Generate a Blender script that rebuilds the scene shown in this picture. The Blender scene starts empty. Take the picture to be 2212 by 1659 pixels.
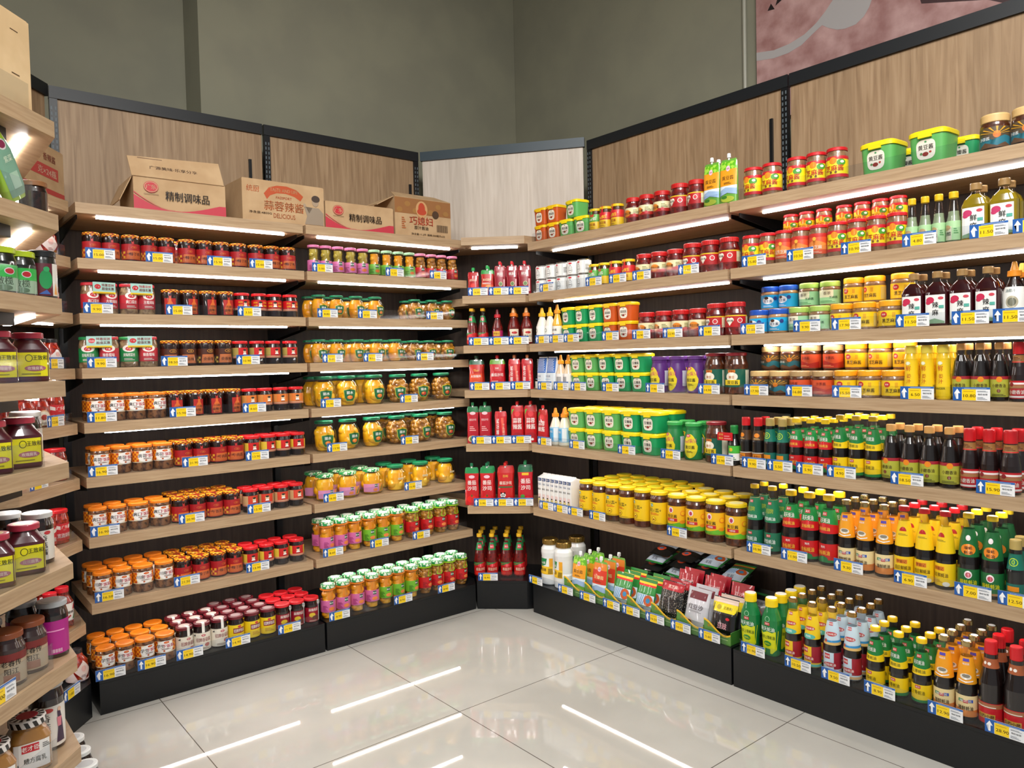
import bpy, bmesh, math, random
from mathutils import Vector, Matrix
random.seed(7)
S = bpy.context.scene
COL = S.collection
# ---------- camera, world, lamps, exposure ----------
CZ = 1.405
pi_, ro = .0340, -.0227
cam = bpy.data.objects.new('camera', bpy.data.cameras.new('camera')); COL.objects.link(cam)
cam.data.sensor_width = 36; cam.data.lens = 1635.4 / 2212 * 36; cam.data.clip_start = .02
Xh = Vector((1, 0, 0)); Uh = Vector((0, math.sin(pi_), math.cos(pi_))); Fh = Vector((0, math.cos(pi_), -math.sin(pi_)))
R_ = math.cos(ro) * Xh + math.sin(ro) * Uh; U_ = -math.sin(ro) * Xh + math.cos(ro) * Uh
cam.matrix_world = Matrix(((R_.x, U_.x, -Fh.x, 0), (R_.y, U_.y, -Fh.y, 0), (R_.z, U_.z, -Fh.z, CZ), (0, 0, 0, 1)))
S.camera = cam
S.view_settings.view_transform = 'Standard'; S.view_settings.look = 'None'
S.view_settings.gamma = 1; S.view_settings.use_curve_mapping = False
S.view_settings.exposure = 0.0
w = bpy.data.worlds.new('store_ambient'); S.world = w; w.use_nodes = True
w.node_tree.nodes['Background'].inputs[0].default_value = (.95, .97, 1, 1)
w.node_tree.nodes['Background'].inputs[1].default_value = .25
def lamp(name, loc, tgt, sx, sy, e, col=(1, .985, .955)):
    d = bpy.data.lights.new(name, 'AREA'); d.shape = 'RECTANGLE'; d.size = sx; d.size_y = sy; d.energy = e; d.color = col
    o = bpy.data.objects.new(name, d); COL.objects.link(o); o.location = loc
    o.rotation_euler = (Vector(tgt) - Vector(loc)).to_track_quat('-Z', 'Y').to_euler()
    return o
lamp('ceiling_lamp', (-.9, 1.1, 3.75), (-.9, 1.35, 0), 1.2, .3, 50)
lamp('ceiling_lamp', (1.0, 1.0, 3.75), (1.0, 1.3, 0), 1.2, .3, 60)
lamp('ceiling_lamp', (.2, -.8, 3.75), (.2, 1.9, 1.0), 1.2, .3, 75)
def spot(loc, tgt, e, ang):  # added out-of-view spot that brightens the lower wall and header panels
    d = bpy.data.lights.new('added_fill_spot', 'SPOT'); d.energy = e; d.spot_size = math.radians(ang); d.spot_blend = 1; d.shadow_soft_size = .12; d.color = (1, .97, .92)
    o = bpy.data.objects.new('added_fill_spot', d); COL.objects.link(o); o.location = loc
    o.rotation_euler = (Vector(tgt) - Vector(loc)).to_track_quat('-Z', 'Y').to_euler()
spot((.3, .2, 3.8), (-.3, 4.6, 2.2), 230, 62)
spot((.9, .0, 3.8), (1.9, 3.6, 2.1), 90, 60)
LEDP = 25.0
# ---------- materials ----------
def lin(h):
    v = [int(h[i:i + 2], 16) / 255 for i in (0, 2, 4)]
    return tuple((c / 12.92 if c <= .04045 else ((c + .055) / 1.055) ** 2.4) for c in v) + (1,)
MC = {}
def newmat(n):
    m = bpy.data.materials.new(n); m.use_nodes = True
    return m, m.node_tree, m.node_tree.nodes['Principled BSDF']
def flat(hexc, rough=.45, coat=0, metal=0):
    k = (hexc, rough, coat, metal)
    if k not in MC:
        m, t, b = newmat('c_' + hexc)
        b.inputs['Base Color'].default_value = lin(hexc); b.inputs['Roughness'].default_value = rough
        b.inputs['Metallic'].default_value = metal
        if coat: b.inputs['Coat Weight'].default_value = coat; b.inputs['Coat Roughness'].default_value = .03
        MC[k] = m
    return MC[k]
def link(t, a, b): t.links.new(a, b)
def noisy(name, c1, c2, scale=60, rough=.35, coat=1, bump=.0, stretch=(1, 1, 1), detail=3, lo=.4, hi=.6, vor=False):
    if name in MC: return MC[name]
    m, t, b = newmat(name); N = t.nodes
    tc = N.new('ShaderNodeTexCoord'); mp = N.new('ShaderNodeMapping'); mp.inputs['Scale'].default_value = stretch
    link(t, tc.outputs['Object'], mp.inputs[0])
    if vor: n = N.new('ShaderNodeTexVoronoi'); out = n.outputs['Distance']
    else: n = N.new('ShaderNodeTexNoise'); n.inputs['Detail'].default_value = detail; out = n.outputs[0]
    n.inputs['Scale'].default_value = scale; link(t, mp.outputs[0], n.inputs['Vector'])
    r = N.new('ShaderNodeValToRGB'); e = r.color_ramp.elements
    e[0].position = lo; e[0].color = lin(c1); e[1].position = hi; e[1].color = lin(c2)
    link(t, out, r.inputs[0]); link(t, r.outputs[0], b.inputs['Base Color'])
    b.inputs['Roughness'].default_value = rough
    b.inputs['Coat Weight'].default_value = coat; b.inputs['Coat Roughness'].default_value = .03
    if bump:
        bp = N.new('ShaderNodeBump'); bp.inputs['Strength'].default_value = bump; bp.inputs['Distance'].default_value = .002
        link(t, out, bp.inputs['Height']); link(t, bp.outputs[0], b.inputs['Normal'])
    MC[name] = m
    return m
def clear(name, tint='ffffff', mixv=.05, rough=.03):
    if name in MC: return MC[name]
    m = bpy.data.materials.new(name); m.use_nodes = True; t = m.node_tree; N = t.nodes; N.clear()
    o = N.new('ShaderNodeOutputMaterial'); tr = N.new('ShaderNodeBsdfTransparent'); tr.inputs[0].default_value = lin(tint)
    g = N.new('ShaderNodeBsdfGlossy'); g.inputs['Roughness'].default_value = rough
    mx = N.new('ShaderNodeMixShader'); fr = N.new('ShaderNodeLayerWeight'); pw = N.new('ShaderNodeMath'); pw.operation = 'POWER'; pw.inputs[1].default_value = 4
    link(t, fr.outputs['Facing'], pw.inputs[0])
    ad = N.new('ShaderNodeMath'); ad.operation = 'MULTIPLY_ADD'; ad.inputs[1].default_value = .7; ad.inputs[2].default_value = mixv
    link(t, pw.outputs[0], ad.inputs[0]); link(t, ad.outputs[0], mx.inputs[0])
    link(t, tr.outputs[0], mx.inputs[1]); link(t, g.outputs[0], mx.inputs[2]); link(t, mx.outputs[0], o.inputs[0])
    MC[name] = m
    return m
def emis(name, s):
    if name in MC: return MC[name]
    m, t, b = newmat(name); b.inputs['Emission Color'].default_value = (1, .98, .97, 1); b.inputs['Emission Strength'].default_value = s
    MC[name] = m
    return m
def wood(name, c1, c2, c3, vertical, rough=.5):
    if name in MC: return MC[name]
    m, t, b = newmat(name); N = t.nodes
    tc = N.new('ShaderNodeTexCoord'); mp = N.new('ShaderNodeMapping')
    mp.inputs['Scale'].default_value = (1, 1, .055) if vertical else (.05, .3, 1)
    link(t, tc.outputs['Object'], mp.inputs[0])
    n = N.new('ShaderNodeTexNoise'); n.inputs['Scale'].default_value = 55 if vertical else 140; n.inputs['Detail'].default_value = 6; n.inputs['Distortion'].default_value = .6
    n2 = N.new('ShaderNodeTexNoise'); n2.inputs['Scale'].default_value = 5; n2.inputs['Detail'].default_value = 2
    link(t, mp.outputs[0], n.inputs['Vector']); link(t, mp.outputs[0], n2.inputs['Vector'])
    r = N.new('ShaderNodeValToRGB'); e = r.color_ramp.elements
    e[0].position = .3; e[0].color = lin(c1); e[1].position = .7; e[1].color = lin(c3); x = e.new(.5); x.color = lin(c2)
    link(t, n.outputs[0], r.inputs[0])
    mx = N.new('ShaderNodeMix'); mx.data_type = 'RGBA'; mx.blend_type = 'MULTIPLY'; mx.inputs[0].default_value = .5
    r2 = N.new('ShaderNodeValToRGB'); r2.color_ramp.elements[0].position = .35; r2.color_ramp.elements[0].color = (.62, .6, .58, 1); r2.color_ramp.elements[1].position = .6
    link(t, n2.outputs[0], r2.inputs[0]); link(t, r.outputs[0], mx.inputs[6]); link(t, r2.outputs[0], mx.inputs[7])
    link(t, mx.outputs[2], b.inputs['Base Color']); b.inputs['Roughness'].default_value = rough
    MC[name] = m
    return m
def M(c):
    """colour code -> material: hex, or a named recipe"""
    if not isinstance(c, str): return c
    if c in REC: return REC[c]()
    if c[0] == '+': return flat(c[1:], .3, 1)      # under glass / glossy
    if c[0] == '*': return flat(c[1:], .25, .3, .9)  # metallic
    return flat(c, .42, .25)
REC = {
 'dark': lambda: noisy('dark_sauce', '0d0605', '2a0f0a', 90, .25, 1, .3),
 'chili': lambda: noisy('chili_sauce', '5a0d06', '96200c', 120, .25, 1, .3),
 'redoil': lambda: noisy('red_oil', '7d0f05', 'b52a0c', 70, .25, 1, .3),
 'pickle': lambda: noisy('pickle', '3c1c0c', '8a5a34', 60, .3, 1, .5),
 'pickleb': lambda: noisy('pickle_light', '6d5138', 'a08764', 60, .3, 1, .5),
 'bean': lambda: noisy('bean_paste', '3a1a0b', '5e2f15', 80, .3, 1, .3),
 'redpaste': lambda: noisy('red_paste', '4d0a0a', '7a1512', 60, .3, 1, .2),
 'sesame': lambda: noisy('sesame_paste', '74543a', '8d6b4b', 60, .3, 1, .1),
 'peanut': lambda: noisy('peanut_paste', 'a5794c', 'b98d60', 60, .3, 1, .1),
 'flower': lambda: noisy('flower_print', '1d9a4e', 'e8f2dc', 75, .3, .6, 0, (1, 1, 1), 1, .48, .56),
 'glass': lambda: clear('clear_glass'),
 'glassg': lambda: clear('green_glass', 'd8ead8'),
 'pastic': lambda: clear('clear_plastic', 'f6f8fa', .03, .08),
 'fruitO': lambda: noisy('peach_flesh', 'e2900c', 'f4b21c', 10, .3, 1),
 'fruitY': lambda: noisy('yellow_peach', 'f0a90c', 'fccb2c', 9, .3, 1),
 'fruitB': lambda: noisy('hawthorn', '8a5412', 'c58a2c', 30, .3, 1),
 'fruitG': lambda: noisy('pear_flesh', 'a08a28', 'c9b54c', 18, .3, 1),
 'kraft': lambda: noisy('kraft_board', 'b7966f', 'c2a27b', 9, .8, 0),
 'sesbag': lambda: noisy('black_sesame', '0c0a0a', 'c9bfae', 260, .35, .8, 0, (1, 1, 1), 1, .62, .68),
 'green_check': lambda: noisy('green_gingham', '62b51c', 'a6dc48', 70, .3, .5, 0, (1, 1, 1), 0, .45, .55),
 'oilG': lambda: noisy('golden_oil', '7d6a0c', '9a8416', 8, .15, 1),
 'oilD': lambda: noisy('dark_red_oil', '24040a', '3d0810', 8, .12, 1),
}
# ---------- mesh builder (centimetres) ----------
class MB:
    def __init__(s): s.v = []; s.f = []; s.m = []; s.mats = []; s.sm = []
    def mi(s, c):
        k = c if isinstance(c, str) else c.name
        if k not in [q[0] for q in s.mats]: s.mats.append((k, M(c)))
        return [q[0] for q in s.mats].index(k)
    def add(s, vs, fs, c, smooth=False):
        o = len(s.v); s.v += [tuple(v) for v in vs]; i = s.mi(c)
        for f in fs: s.f.append([o + a for a in f]); s.m.append(i); s.sm.append(smooth)
    def mesh(s, name, scale=.01):
        me = bpy.data.meshes.new(name)
        me.from_pydata([(a * scale, b * scale, c * scale) for a, b, c in s.v], [], s.f)
        for _, m in s.mats: me.materials.append(m)
        me.polygons.foreach_set('material_index', s.m); me.polygons.foreach_set('use_smooth', s.sm)
        me.validate(); me.update()
        return me
    def box(s, x0, y0, z0, x1, y1, z1, c):
        s.add([(x0, y0, z0), (x1, y0, z0), (x1, y1, z0), (x0, y1, z0), (x0, y0, z1), (x1, y0, z1), (x1, y1, z1), (x0, y1, z1)],
              [(0, 3, 2, 1), (4, 5, 6, 7), (0, 1, 5, 4), (1, 2, 6, 5), (2, 3, 7, 6), (3, 0, 4, 7)], c)
    def prism(s, pts, z0, z1, c):
        n = len(pts); s.add([(x, y, z0) for x, y in pts] + [(x, y, z1) for x, y in pts],
              [tuple(reversed(range(n))), tuple(range(n, 2 * n))] + [(i, (i + 1) % n, n + (i + 1) % n, n + i) for i in range(n)], c)
def sect(secs, z):
    if z <= secs[0][0]: return secs[0][1:]
    for a, b in zip(secs, secs[1:]):
        if a[0] <= z <= b[0]:
            k = (z - a[0]) / max(1e-6, b[0] - a[0]); return tuple(a[i] + (b[i] - a[i]) * k for i in (1, 2, 3))
    return secs[-1][1:]
def sup(hx, hy, n, a):
    c, s_ = math.cos(a), math.sin(a); e = 2 / n
    return (hx * math.copysign(abs(s_) ** e, s_), -hy * math.copysign(abs(c) ** e, c))
def norm(secs): return [(q + (2,) if len(q) == 3 else (q if len(q) == 4 else (q[0], q[1], q[1], 2))) for q in secs]
def loft(mb, secs, zones, seg=24, off=0, cap=True, cx=0, cy=0):
    secs = norm(secs)
    zs = [q[0] for q in secs]
    rings = []
    for z, hx, hy, n in secs: rings.append([(cx + p[0], cy + p[1], z) for p in (sup(hx + off, hy + off, n, 2 * math.pi * i / seg) for i in range(seg))])
    for k in range(len(rings) - 1):
        zm = (zs[k] + zs[k + 1]) / 2; c = zones
        if isinstance(zones, list):
            for zz, cc in zones:
                c = cc
                if zm < zz: break
        mb.add(rings[k] + rings[k + 1], [(i, (i + 1) % seg, seg + (i + 1) % seg, seg + i) for i in range(seg)], c, True)
    if cap:
        c0 = zones[0][1] if isinstance(zones, list) else zones; c1 = zones[-1][1] if isinstance(zones, list) else zones
        mb.add(rings[0], [tuple(reversed(range(seg)))], c0); mb.add(rings[-1], [tuple(range(seg))], c1)
class Surf:
    """maps flat label coordinates (u across, v up, cm) onto a lofted body"""
    def __init__(s, secs, v0, v1):
        s.secs = norm(secs); hx, hy, n = sect(s.secs, (v0 + v1) / 2); s.R0 = hx
        s.round = abs(hx - hy) < 1e-3 and n == 2
        s.zs = [q[0] for q in s.secs]
    def __call__(s, u, v, off):
        hx, hy, n = sect(s.secs, v)
        if s.round:
            a = u / s.R0; return ((hx + off) * math.sin(a), -(hx + off) * math.cos(a), v)
        k = min(.999, abs(u / s.R0)); return (math.copysign(k, u) * hx, -(hy * (1 - k ** n) ** (1 / n) + off), v)
class Plane:
    round = False; zs = []; R0 = 1e9
    def __init__(s, y=0): s.y = y
    def __call__(s, u, v, off): return (u, s.y - off, v)
TXT = {}
def text_geo(body):
    if body not in TXT:
        cu = bpy.data.curves.new('t', 'FONT'); cu.body = body; cu.size = 1; cu.resolution_u = 2; cu.fill_mode = 'FRONT'
        o = bpy.data.objects.new('t', cu); me = bpy.data.meshes.new_from_object(o)
        vs = [tuple(v.co) for v in me.vertices]; fs = [tuple(p.vertices) for p in me.polygons]
        bpy.data.objects.remove(o); bpy.data.curves.remove(cu); bpy.data.meshes.remove(me)
        if vs:
            x0 = min(v[0] for v in vs); x1 = max(v[0] for v in vs); y0 = min(v[1] for v in vs); y1 = max(v[1] for v in vs)
            h = y1 - y0 or 1
            vs = [((v[0] - (x0 + x1) / 2) / h, (v[1] - (y0 + y1) / 2) / h) for v in vs]
            wd = (x1 - x0) / h; q_ = len(vs)      # a second, slightly shifted copy makes the strokes bold
            vs = [(a - .016, b) for a, b in vs] + [(a + .016, b) for a, b in vs]; fs = fs + [tuple(i + q_ for i in f) for f in fs]
        else: wd = 1
        TXT[body] = (vs, fs, wd)
    return TXT[body]
def rect(a, b, c, d): return [(a, b), (c, b), (c, d), (a, d)]
def art(mb, sf, ops, off=.03, step=.022):
    for op in ops:
        off += step; k = op[0]
        if k == 't':
            _, tx, cu, cv, h, c = op[:6]; vs, fs, wd = text_geo(tx)
            sx = h if len(op) < 7 else op[6] / wd; rot = op[7] if len(op) > 7 else 0
            if rot: ca, sa = math.cos(rot), math.sin(rot); pts = [(cu + x * sx * ca - y * h * sa, cv + x * sx * sa + y * h * ca) for x, y in vs]
            else: pts = [(cu + x * sx, cv + y * h) for x, y in vs]
            mb.add([sf(x, y, off) for x, y in pts], fs, c); continue
        if k == 'c':
            _, u0, v0, u1, v1, nx, ny, ca, cb = op
            for i in range(nx):
                for j in range(ny):
                    a = u0 + (u1 - u0) * i / nx; b = u0 + (u1 - u0) * (i + 1) / nx; d = v0 + (v1 - v0) * j / ny; e = v0 + (v1 - v0) * (j + 1) / ny
                    mb.add([sf(x, y, off) for x, y in rect(a, d, b, e)], [(0, 1, 2, 3)], ca if (i + j) % 2 else cb)
            continue
        if k == 'r': polys = [rect(*op[1:5])]; c = op[5]
        elif k == 'e': polys = [[(op[1] + op[3] * math.cos(2 * math.pi * i / 20), op[2] + op[4] * math.sin(2 * math.pi * i / 20)) for i in range(20)]]; c = op[5]
        elif k == 'p': polys = [op[1]]; c = op[2]
        elif k == 'bars':
            _, u0, v0, u1, v1, n, c = op; polys = [rect(u0 + (u1 - u0) * i / n, v0, u0 + (u1 - u0) * (i + .5 + .2 * (i % 3 - 1)) / n, v1) for i in range(n)]
        elif k == 'lines':
            _, u0, v0, u1, v1, n, c = op; polys = [rect(u0, v0 + (v1 - v0) * i / n, u1 - (u1 - u0) * .2 * (i % 3), v0 + (v1 - v0) * (i + .45) / n) for i in range(n)]
        bm = bmesh.new()
        for p in polys:
            try: bm.faces.new([bm.verts.new((x, y, 0)) for x, y in p])
            except ValueError: pass
        us = [q.co.x for q in bm.verts]; vs_ = [q.co.y for q in bm.verts]; u0, u1 = min(us), max(us)
        if sf.R0 < 1e8:
            st = sf.R0 * (.26 if sf.round else .2); x = math.floor(u0 / st) * st + st
            while x < u1 - 1e-4:
                bmesh.ops.bisect_plane(bm, geom=bm.verts[:] + bm.edges[:] + bm.faces[:], plane_co=(x, 0, 0), plane_no=(1, 0, 0)); x += st
            for z in sf.zs:
                if min(vs_) + .01 < z < max(vs_) - .01:
                    bmesh.ops.bisect_plane(bm, geom=bm.verts[:] + bm.edges[:] + bm.faces[:], plane_co=(0, z, 0), plane_no=(0, 1, 0))
        bmesh.ops.triangulate(bm, faces=[f for f in bm.faces if len(f.verts) > 4])
        bm.verts.index_update(); bm.verts.ensure_lookup_table()
        fl = [[v.index for v in f.verts] for f in bm.faces]
        fl = [f if f and bm.faces is not None else f for f in fl]
        mb.add([sf(v.co.x, v.co.y, off) for v in bm.verts], fl, c, sf.round)
        bm.free()
def band(secs, v0, v1, hw=None, col='ffffff', ops=()):
    """a wrapped label: base band plus its print"""
    mb = MB(); sf = Surf(secs, v0, v1)
    full = hw is None
    if full: hw = math.pi * sf.R0 if sf.round else sf.R0 * .96
    art(mb, sf, [('r', -hw, v0, hw, v1, col)] + list(ops))
    return mb.mesh('label')
def lathe(mb, prof, c, seg=22, cx=0, cy=0, tilt=0):
    loft(mb, [(z, r, r, 2) for z, r in prof], c, seg, cx=cx, cy=cy)
def lid(r, z, h, c, style='plain', c2='ffffff'):
    mb = MB()
    lathe(mb, [(z, r * .96), (z + .05 * h, r), (z + h * .8, r), (z + h * .93, r * .97), (z + h, r * .9)], c)
    if style == 'check':
        n = 24
        for i in range(n):
            for j in range(2):
                if (i + j) % 2: continue
                a0, a1 = 2 * math.pi * i / n, 2 * math.pi * (i + 1) / n; z0, z1 = z + h * (.06 + .4 * j), z + h * (.46 + .4 * j); R = r + .03
                mb.add([(R * math.sin(a), R * math.cos(a), q) for a, q in ((a0, z0), (a1, z0), (a1, z1), (a0, z1))], [(3, 2, 1, 0)], c2)
            if i % 2:
                mb.add([(q * math.sin(a), q * math.cos(a), z + h + .03) for a, q in ((2 * math.pi * i / n, r * .62), (2 * math.pi * (i + 1) / n, r * .62), (2 * math.pi * (i + 1) / n, r * .88), (2 * math.pi * i / n, r * .88))], [(3, 2, 1, 0)], c2)
        lathe(mb, [(z + h + .01, r * .5), (z + h + .05, r * .48)], c2)
    elif style == 'disc': lathe(mb, [(z + h, r * .66), (z + h + .05, r * .64)], c2)
    elif style == 'ridge':
        n = 30
        for i in range(n):
            a = 2 * math.pi * i / n; R = r + .02
            mb.add([(R * math.sin(a), R * math.cos(a), z + h * .1), (R * math.sin(a + .09), R * math.cos(a + .09), z + h * .1), (R * math.sin(a + .09), R * math.cos(a + .09), z + h * .8), (R * math.sin(a), R * math.cos(a), z + h * .8)], [(3, 2, 1, 0)], c2)
    elif style == 'stripe':
        n = 28
        for i in range(0, n, 2):
            a0, a1 = 2 * math.pi * i / n, 2 * math.pi * (i + 1) / n
            mb.add([(R * math.sin(a + t), R * math.cos(a + t), q) for a, t, q, R in ((a0, 0, z + h * .05, r + .03), (a1, 0, z + h * .05, r + .03), (a1, .15, z + h * .82, r + .03), (a0, .15, z + h * .82, r + .03))], [(3, 2, 1, 0)], c2)
            mb.add([(R * math.sin(a), R * math.cos(a), z + h + .03) for a, R in ((a0, r * .6), (a1, r * .6), (a1, r * .92), (a0, r * .92))], [(3, 2, 1, 0)], c2)
        lathe(mb, [(z + h, r * .58), (z + h + .06, r * .56)], 'b03040')
    return mb.mesh('lid')
def cone_cap(r, z, h, c, tip=None):
    mb = MB(); lathe(mb, [(z, r * .95), (z + .1, r), (z + h * .38, r * .95), (z + h * .42, r * .62)], c)
    lathe(mb, [(z + h * .42, r * .62), (z + h * .75, r * .42), (z + h * .93, r * .36), (z + h, r * .24)], tip or c)
    return mb.mesh('cap')
def bodym(secs, zones, seg=24, name='body', inner=None):
    mb = MB(); loft(mb, secs, zones, seg)
    return mb.mesh(name)
def balls(secs, z0, z1, r, c, n, seed=3, sq=1):
    """fruit pieces packed against the inside of a jar"""
    rnd = random.Random(seed); bm = bmesh.new(); pts = []; tries = 0; secs = norm(secs)
    while len(pts) < n and tries < 9000:
        tries += 1
        z = rnd.uniform(z0 + r * .9, z1 - r * .8); R = min(sect(secs, z + k * r * .7)[0] for k in (-1, 0, 1)); a = rnd.uniform(0, 6.283); q = max(0, R - r * 1.01) * (1 if rnd.random() < .92 else .4)
        p = (q * math.cos(a), q * math.sin(a), z)
        if all((p[0] - b[0]) ** 2 + (p[1] - b[1]) ** 2 + (p[2] - b[2]) ** 2 > (r * 1.3) ** 2 for b in pts): pts.append(p)
    for p in pts:
        bmesh.ops.create_icosphere(bm, subdivisions=2, radius=r, matrix=Matrix.Translation(p) @ Matrix.Rotation(rnd.uniform(0, 3), 4, 'Z') @ Matrix.Diagonal((1, .96, .96, 1)))
    bm.verts.index_update()
    mb = MB(); mb.add([tuple(v.co) for v in bm.verts], [[v.index for v in f.verts] for f in bm.faces], c, True); bm.free()
    return mb.mesh('fruit')
# ---------- object helpers ----------
def ob(name, me, parent=None, loc=None, rz=0):
    o = bpy.data.objects.new(name, me); COL.objects.link(o)
    if parent is not None: o.parent = parent
    if loc is not None: o.location = loc
    if rz: o.rotation_euler.z = rz
    return o
def tag(o, label, cat, group=None):
    o['label'] = label; o['category'] = cat
    if group: o['group'] = group
def struct(name, me, loc=(0, 0, 0), rz=0):
    o = ob(name, me, None, loc, rz); o['kind'] = 'structure'; return o
# ---------- products ----------
T = {}
def reg(k, name, cat, look, w, d, h, parts, group): T[k] = dict(name=name, cat=cat, look=look, w=w, d=d, h=h, parts=parts, group=group)
W_, K_, Rd, Yl, Gn, Or = 'f2efe8', '1a1512', 'c4161c', 'f7cf10', '1c8a48', 'e8771c'
def jarsecs(R, H, neck=.86, sh=.8, foot=.93, lh=1.4):
    b = H - lh
    return [(0, R * foot), (.35, R), (b * sh, R), (b * sh + (b - b * sh) * .6, R * (neck + .05)), (b, R * neck)]
def stdjar(k, name, look, R, H, lidc, zones, lab, v0, v1, base, lh=1.4, lidr=.93, ls='plain', lc2='ffffff', group='jars', hw=None, extra=None, neck=.86, sh=.8, seg=24, cat='jar'):
    s = jarsecs(R, H, neck, sh, lh=lh)
    parts = [('body', bodym(s, zones, seg), []), ('lid', lid(R * lidr, H - lh, lh, lidc, ls, lc2), [])]
    if lab is not None: parts.append(('label', band(s, v0, v1, hw, base, lab), []))
    if extra: parts += extra(s)
    reg(k, name, cat, look, 2 * R, 2 * R, H, parts, group)
# red labelled jars with chequered caps
def strap(s, H, R, c='b3201c', w=1.0):
    mb = MB(); Rl = R * .93 + .09
    mb.add([(-w / 2, -Rl * .55, H + .08), (w / 2, -Rl * .55, H + .08), (w / 2, -Rl, H + .05), (-w / 2, -Rl, H + .05)], [(0, 3, 2, 1)], c)
    sf = Surf(s, H * .6, H * .84)
    a = [(-w / 2, -Rl, H + .05), (w / 2, -Rl, H + .05), (w / 2, -Rl, H - 1.5), (-w / 2, -Rl, H - 1.5)]
    b = [sf(-w / 2, H * .66, .12), sf(w / 2, H * .66, .12)]
    mb.add(a + b, [(0, 3, 2, 1), (3, 4, 5, 2)], c)
    for i in range(4): mb.box(-.25, -Rl - .03, H - .5 - i * .55, .25, -Rl - .01, H - .15 - i * .55, 'e0862c')
    return ('seal_strip', mb.mesh('seal_strip'), [])
def ck(k, look, mode, txt):
    R, H = 3.85, 11.3
    if mode == 'a':
        ops = [('r', -12, 1.0, 12, 1.25, 'dc7a2c'), ('c', -7.5, 1.3, -3.2, 4.2, 4, 3, 'f2b02c', 'b3201c'), ('p', [(-3.0, 1.3), (4.4, 1.3), (3.4, 4.6), (-2.3, 4.6)], 'dc6a2c'),
               ('t', txt, .8, 3.1, 1.5, '4a0a08'), ('t', '川南', -1.9, 3.2, .8, '4a0a08'), ('e', .4, 5.9, 1.2, .55, 'dc6a2c'), ('e', .4, 5.9, 1.05, .42, 'a81a20'), ('t', '川南', .4, 5.9, .5, 'e8903c')]
        stdjar(k, 'chili_sauce_jar', look, R, H, 'f0a81c', 'dark', ops, .7, 7.4, 'a81a20', 1.2, .97, 'check', '8a1c14', 'red-label jars with chequered lids', extra=lambda s: [strap(s, H, R)], neck=.93, sh=.86)
    elif mode == 'b':
        ops = [('p', [(-2.3, .6), (2.3, .6), (2.3, 5.6), (1.2, 7.4), (-1.2, 7.4), (-2.3, 5.6)], 'b3201c'), ('p', [(-1.4, .9), (1.4, .9), (2.0, 3), (1.2, 5), (.5, 6.2), (.5, 7.4), (-.5, 7.4), (-.5, 6.2), (-1.2, 5), (-2.0, 3)], 'dd6c2c'),
               ('t', '川南', 0, 4.3, 1.3, '2a0a06'), ('t', '油辣子', 0, 2.6, 1.35, '2a0a06'), ('lines', -.9, 1.2, .9, 1.7, 2, '7a1a10')]
        stdjar(k, 'chili_oil_jar', look, R, H, 'f0a81c', 'dark', ops[1:], .6, 7.4, 'b3201c', 1.2, .97, 'check', '8a1c14', 'flask-label jars with chequered lids', hw=2.4, extra=lambda s: [strap(s, H, R)], neck=.93, sh=.86)
    else:
        ops = [('c', -7.5, 1.2, -3.4, 4, 4, 3, 'e0c050', '5a2a12'), ('p', [(-3.0, 1.2), (3.8, 1.2), (3, 5), (-2.4, 5)], 'c9703a'), ('t', '金香辣', .4, 3, 1.5, '3a1208'), ('e', 1.2, 6.6, 1.5, .75, 'e09a3c'), ('e', 1.2, 6.6, 1.3, .58, '3a1a10'), ('t', '川南', 1.2, 6.6, .6, 'f0b050')]
        stdjar(k, 'chili_sauce_jar', look, R, H, 'f0a81c', 'dark', ops, .9, 7.6, '4a2112', 1.2, .97, 'check', '8a1c14', 'brown-label jars with chequered lids', neck=.93, sh=.86)
ck('ckA', 'red-label chili jar with chequered lid', 'a', '辣子鸡')
ck('ckD', 'red-label beef sauce jar with chequered lid', 'a', '牛肉酱')
ck('ckE', 'red-label relish jar with chequered lid', 'a', '下饭菜')
ck('ckB', 'chili oil jar with orange flask label', 'b', '')
ck('ckC', 'dark brown-label jar with chequered lid', 'c', '')
def oj(k, txt, look):
    R, H = 4.1, 11.3
    ops = [('c', -12.8, 4.0, -3.0, 8.6, 9, 5, 'f0a020', 'c04a10'), ('c', 3.4, 4.0, 8, 8.6, 4, 5, 'f0a020', 'c04a10'), ('e', .2, 6.3, 3.6, 2.55, 'f6f3ee'), ('e', .8, 8.1, 1.1, .48, 'd8521c'), ('t', '川南', .8, 8.1, .5, 'f8d080'),
           ('t', txt, -1.6, 6.6, 1.6, '1c1a1a'), ('t', '下饭菜', 1.5, 6.6, 1.45, 'c01c3c'), ('lines', -1.2, 5.1, 2.4, 5.7, 2, '7a4030'), ('e', -.2, 4.6, .4, .35, 'c06030')]
    stdjar(k, 'pickle_jar', look, R, H, 'e8821a', 'pickle', ops, 3.7, 8.7, 'e9dfc4', 1.2, .98, 'disc', 'dd7410', 'orange-lidded pickle jars', neck=.93, sh=.86)
oj('ojA', '爽口', 'orange-lid pickle jar reading 爽口下饭菜'); oj('ojB', '黄花', 'orange-lid pickle jar reading 黄花下饭菜')
oj('ojC', '川南', 'orange-lid pickle jar reading 川南下饭菜'); oj('ojD', '学生', 'orange-lid pickle jar reading 学生下饭菜')
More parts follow.
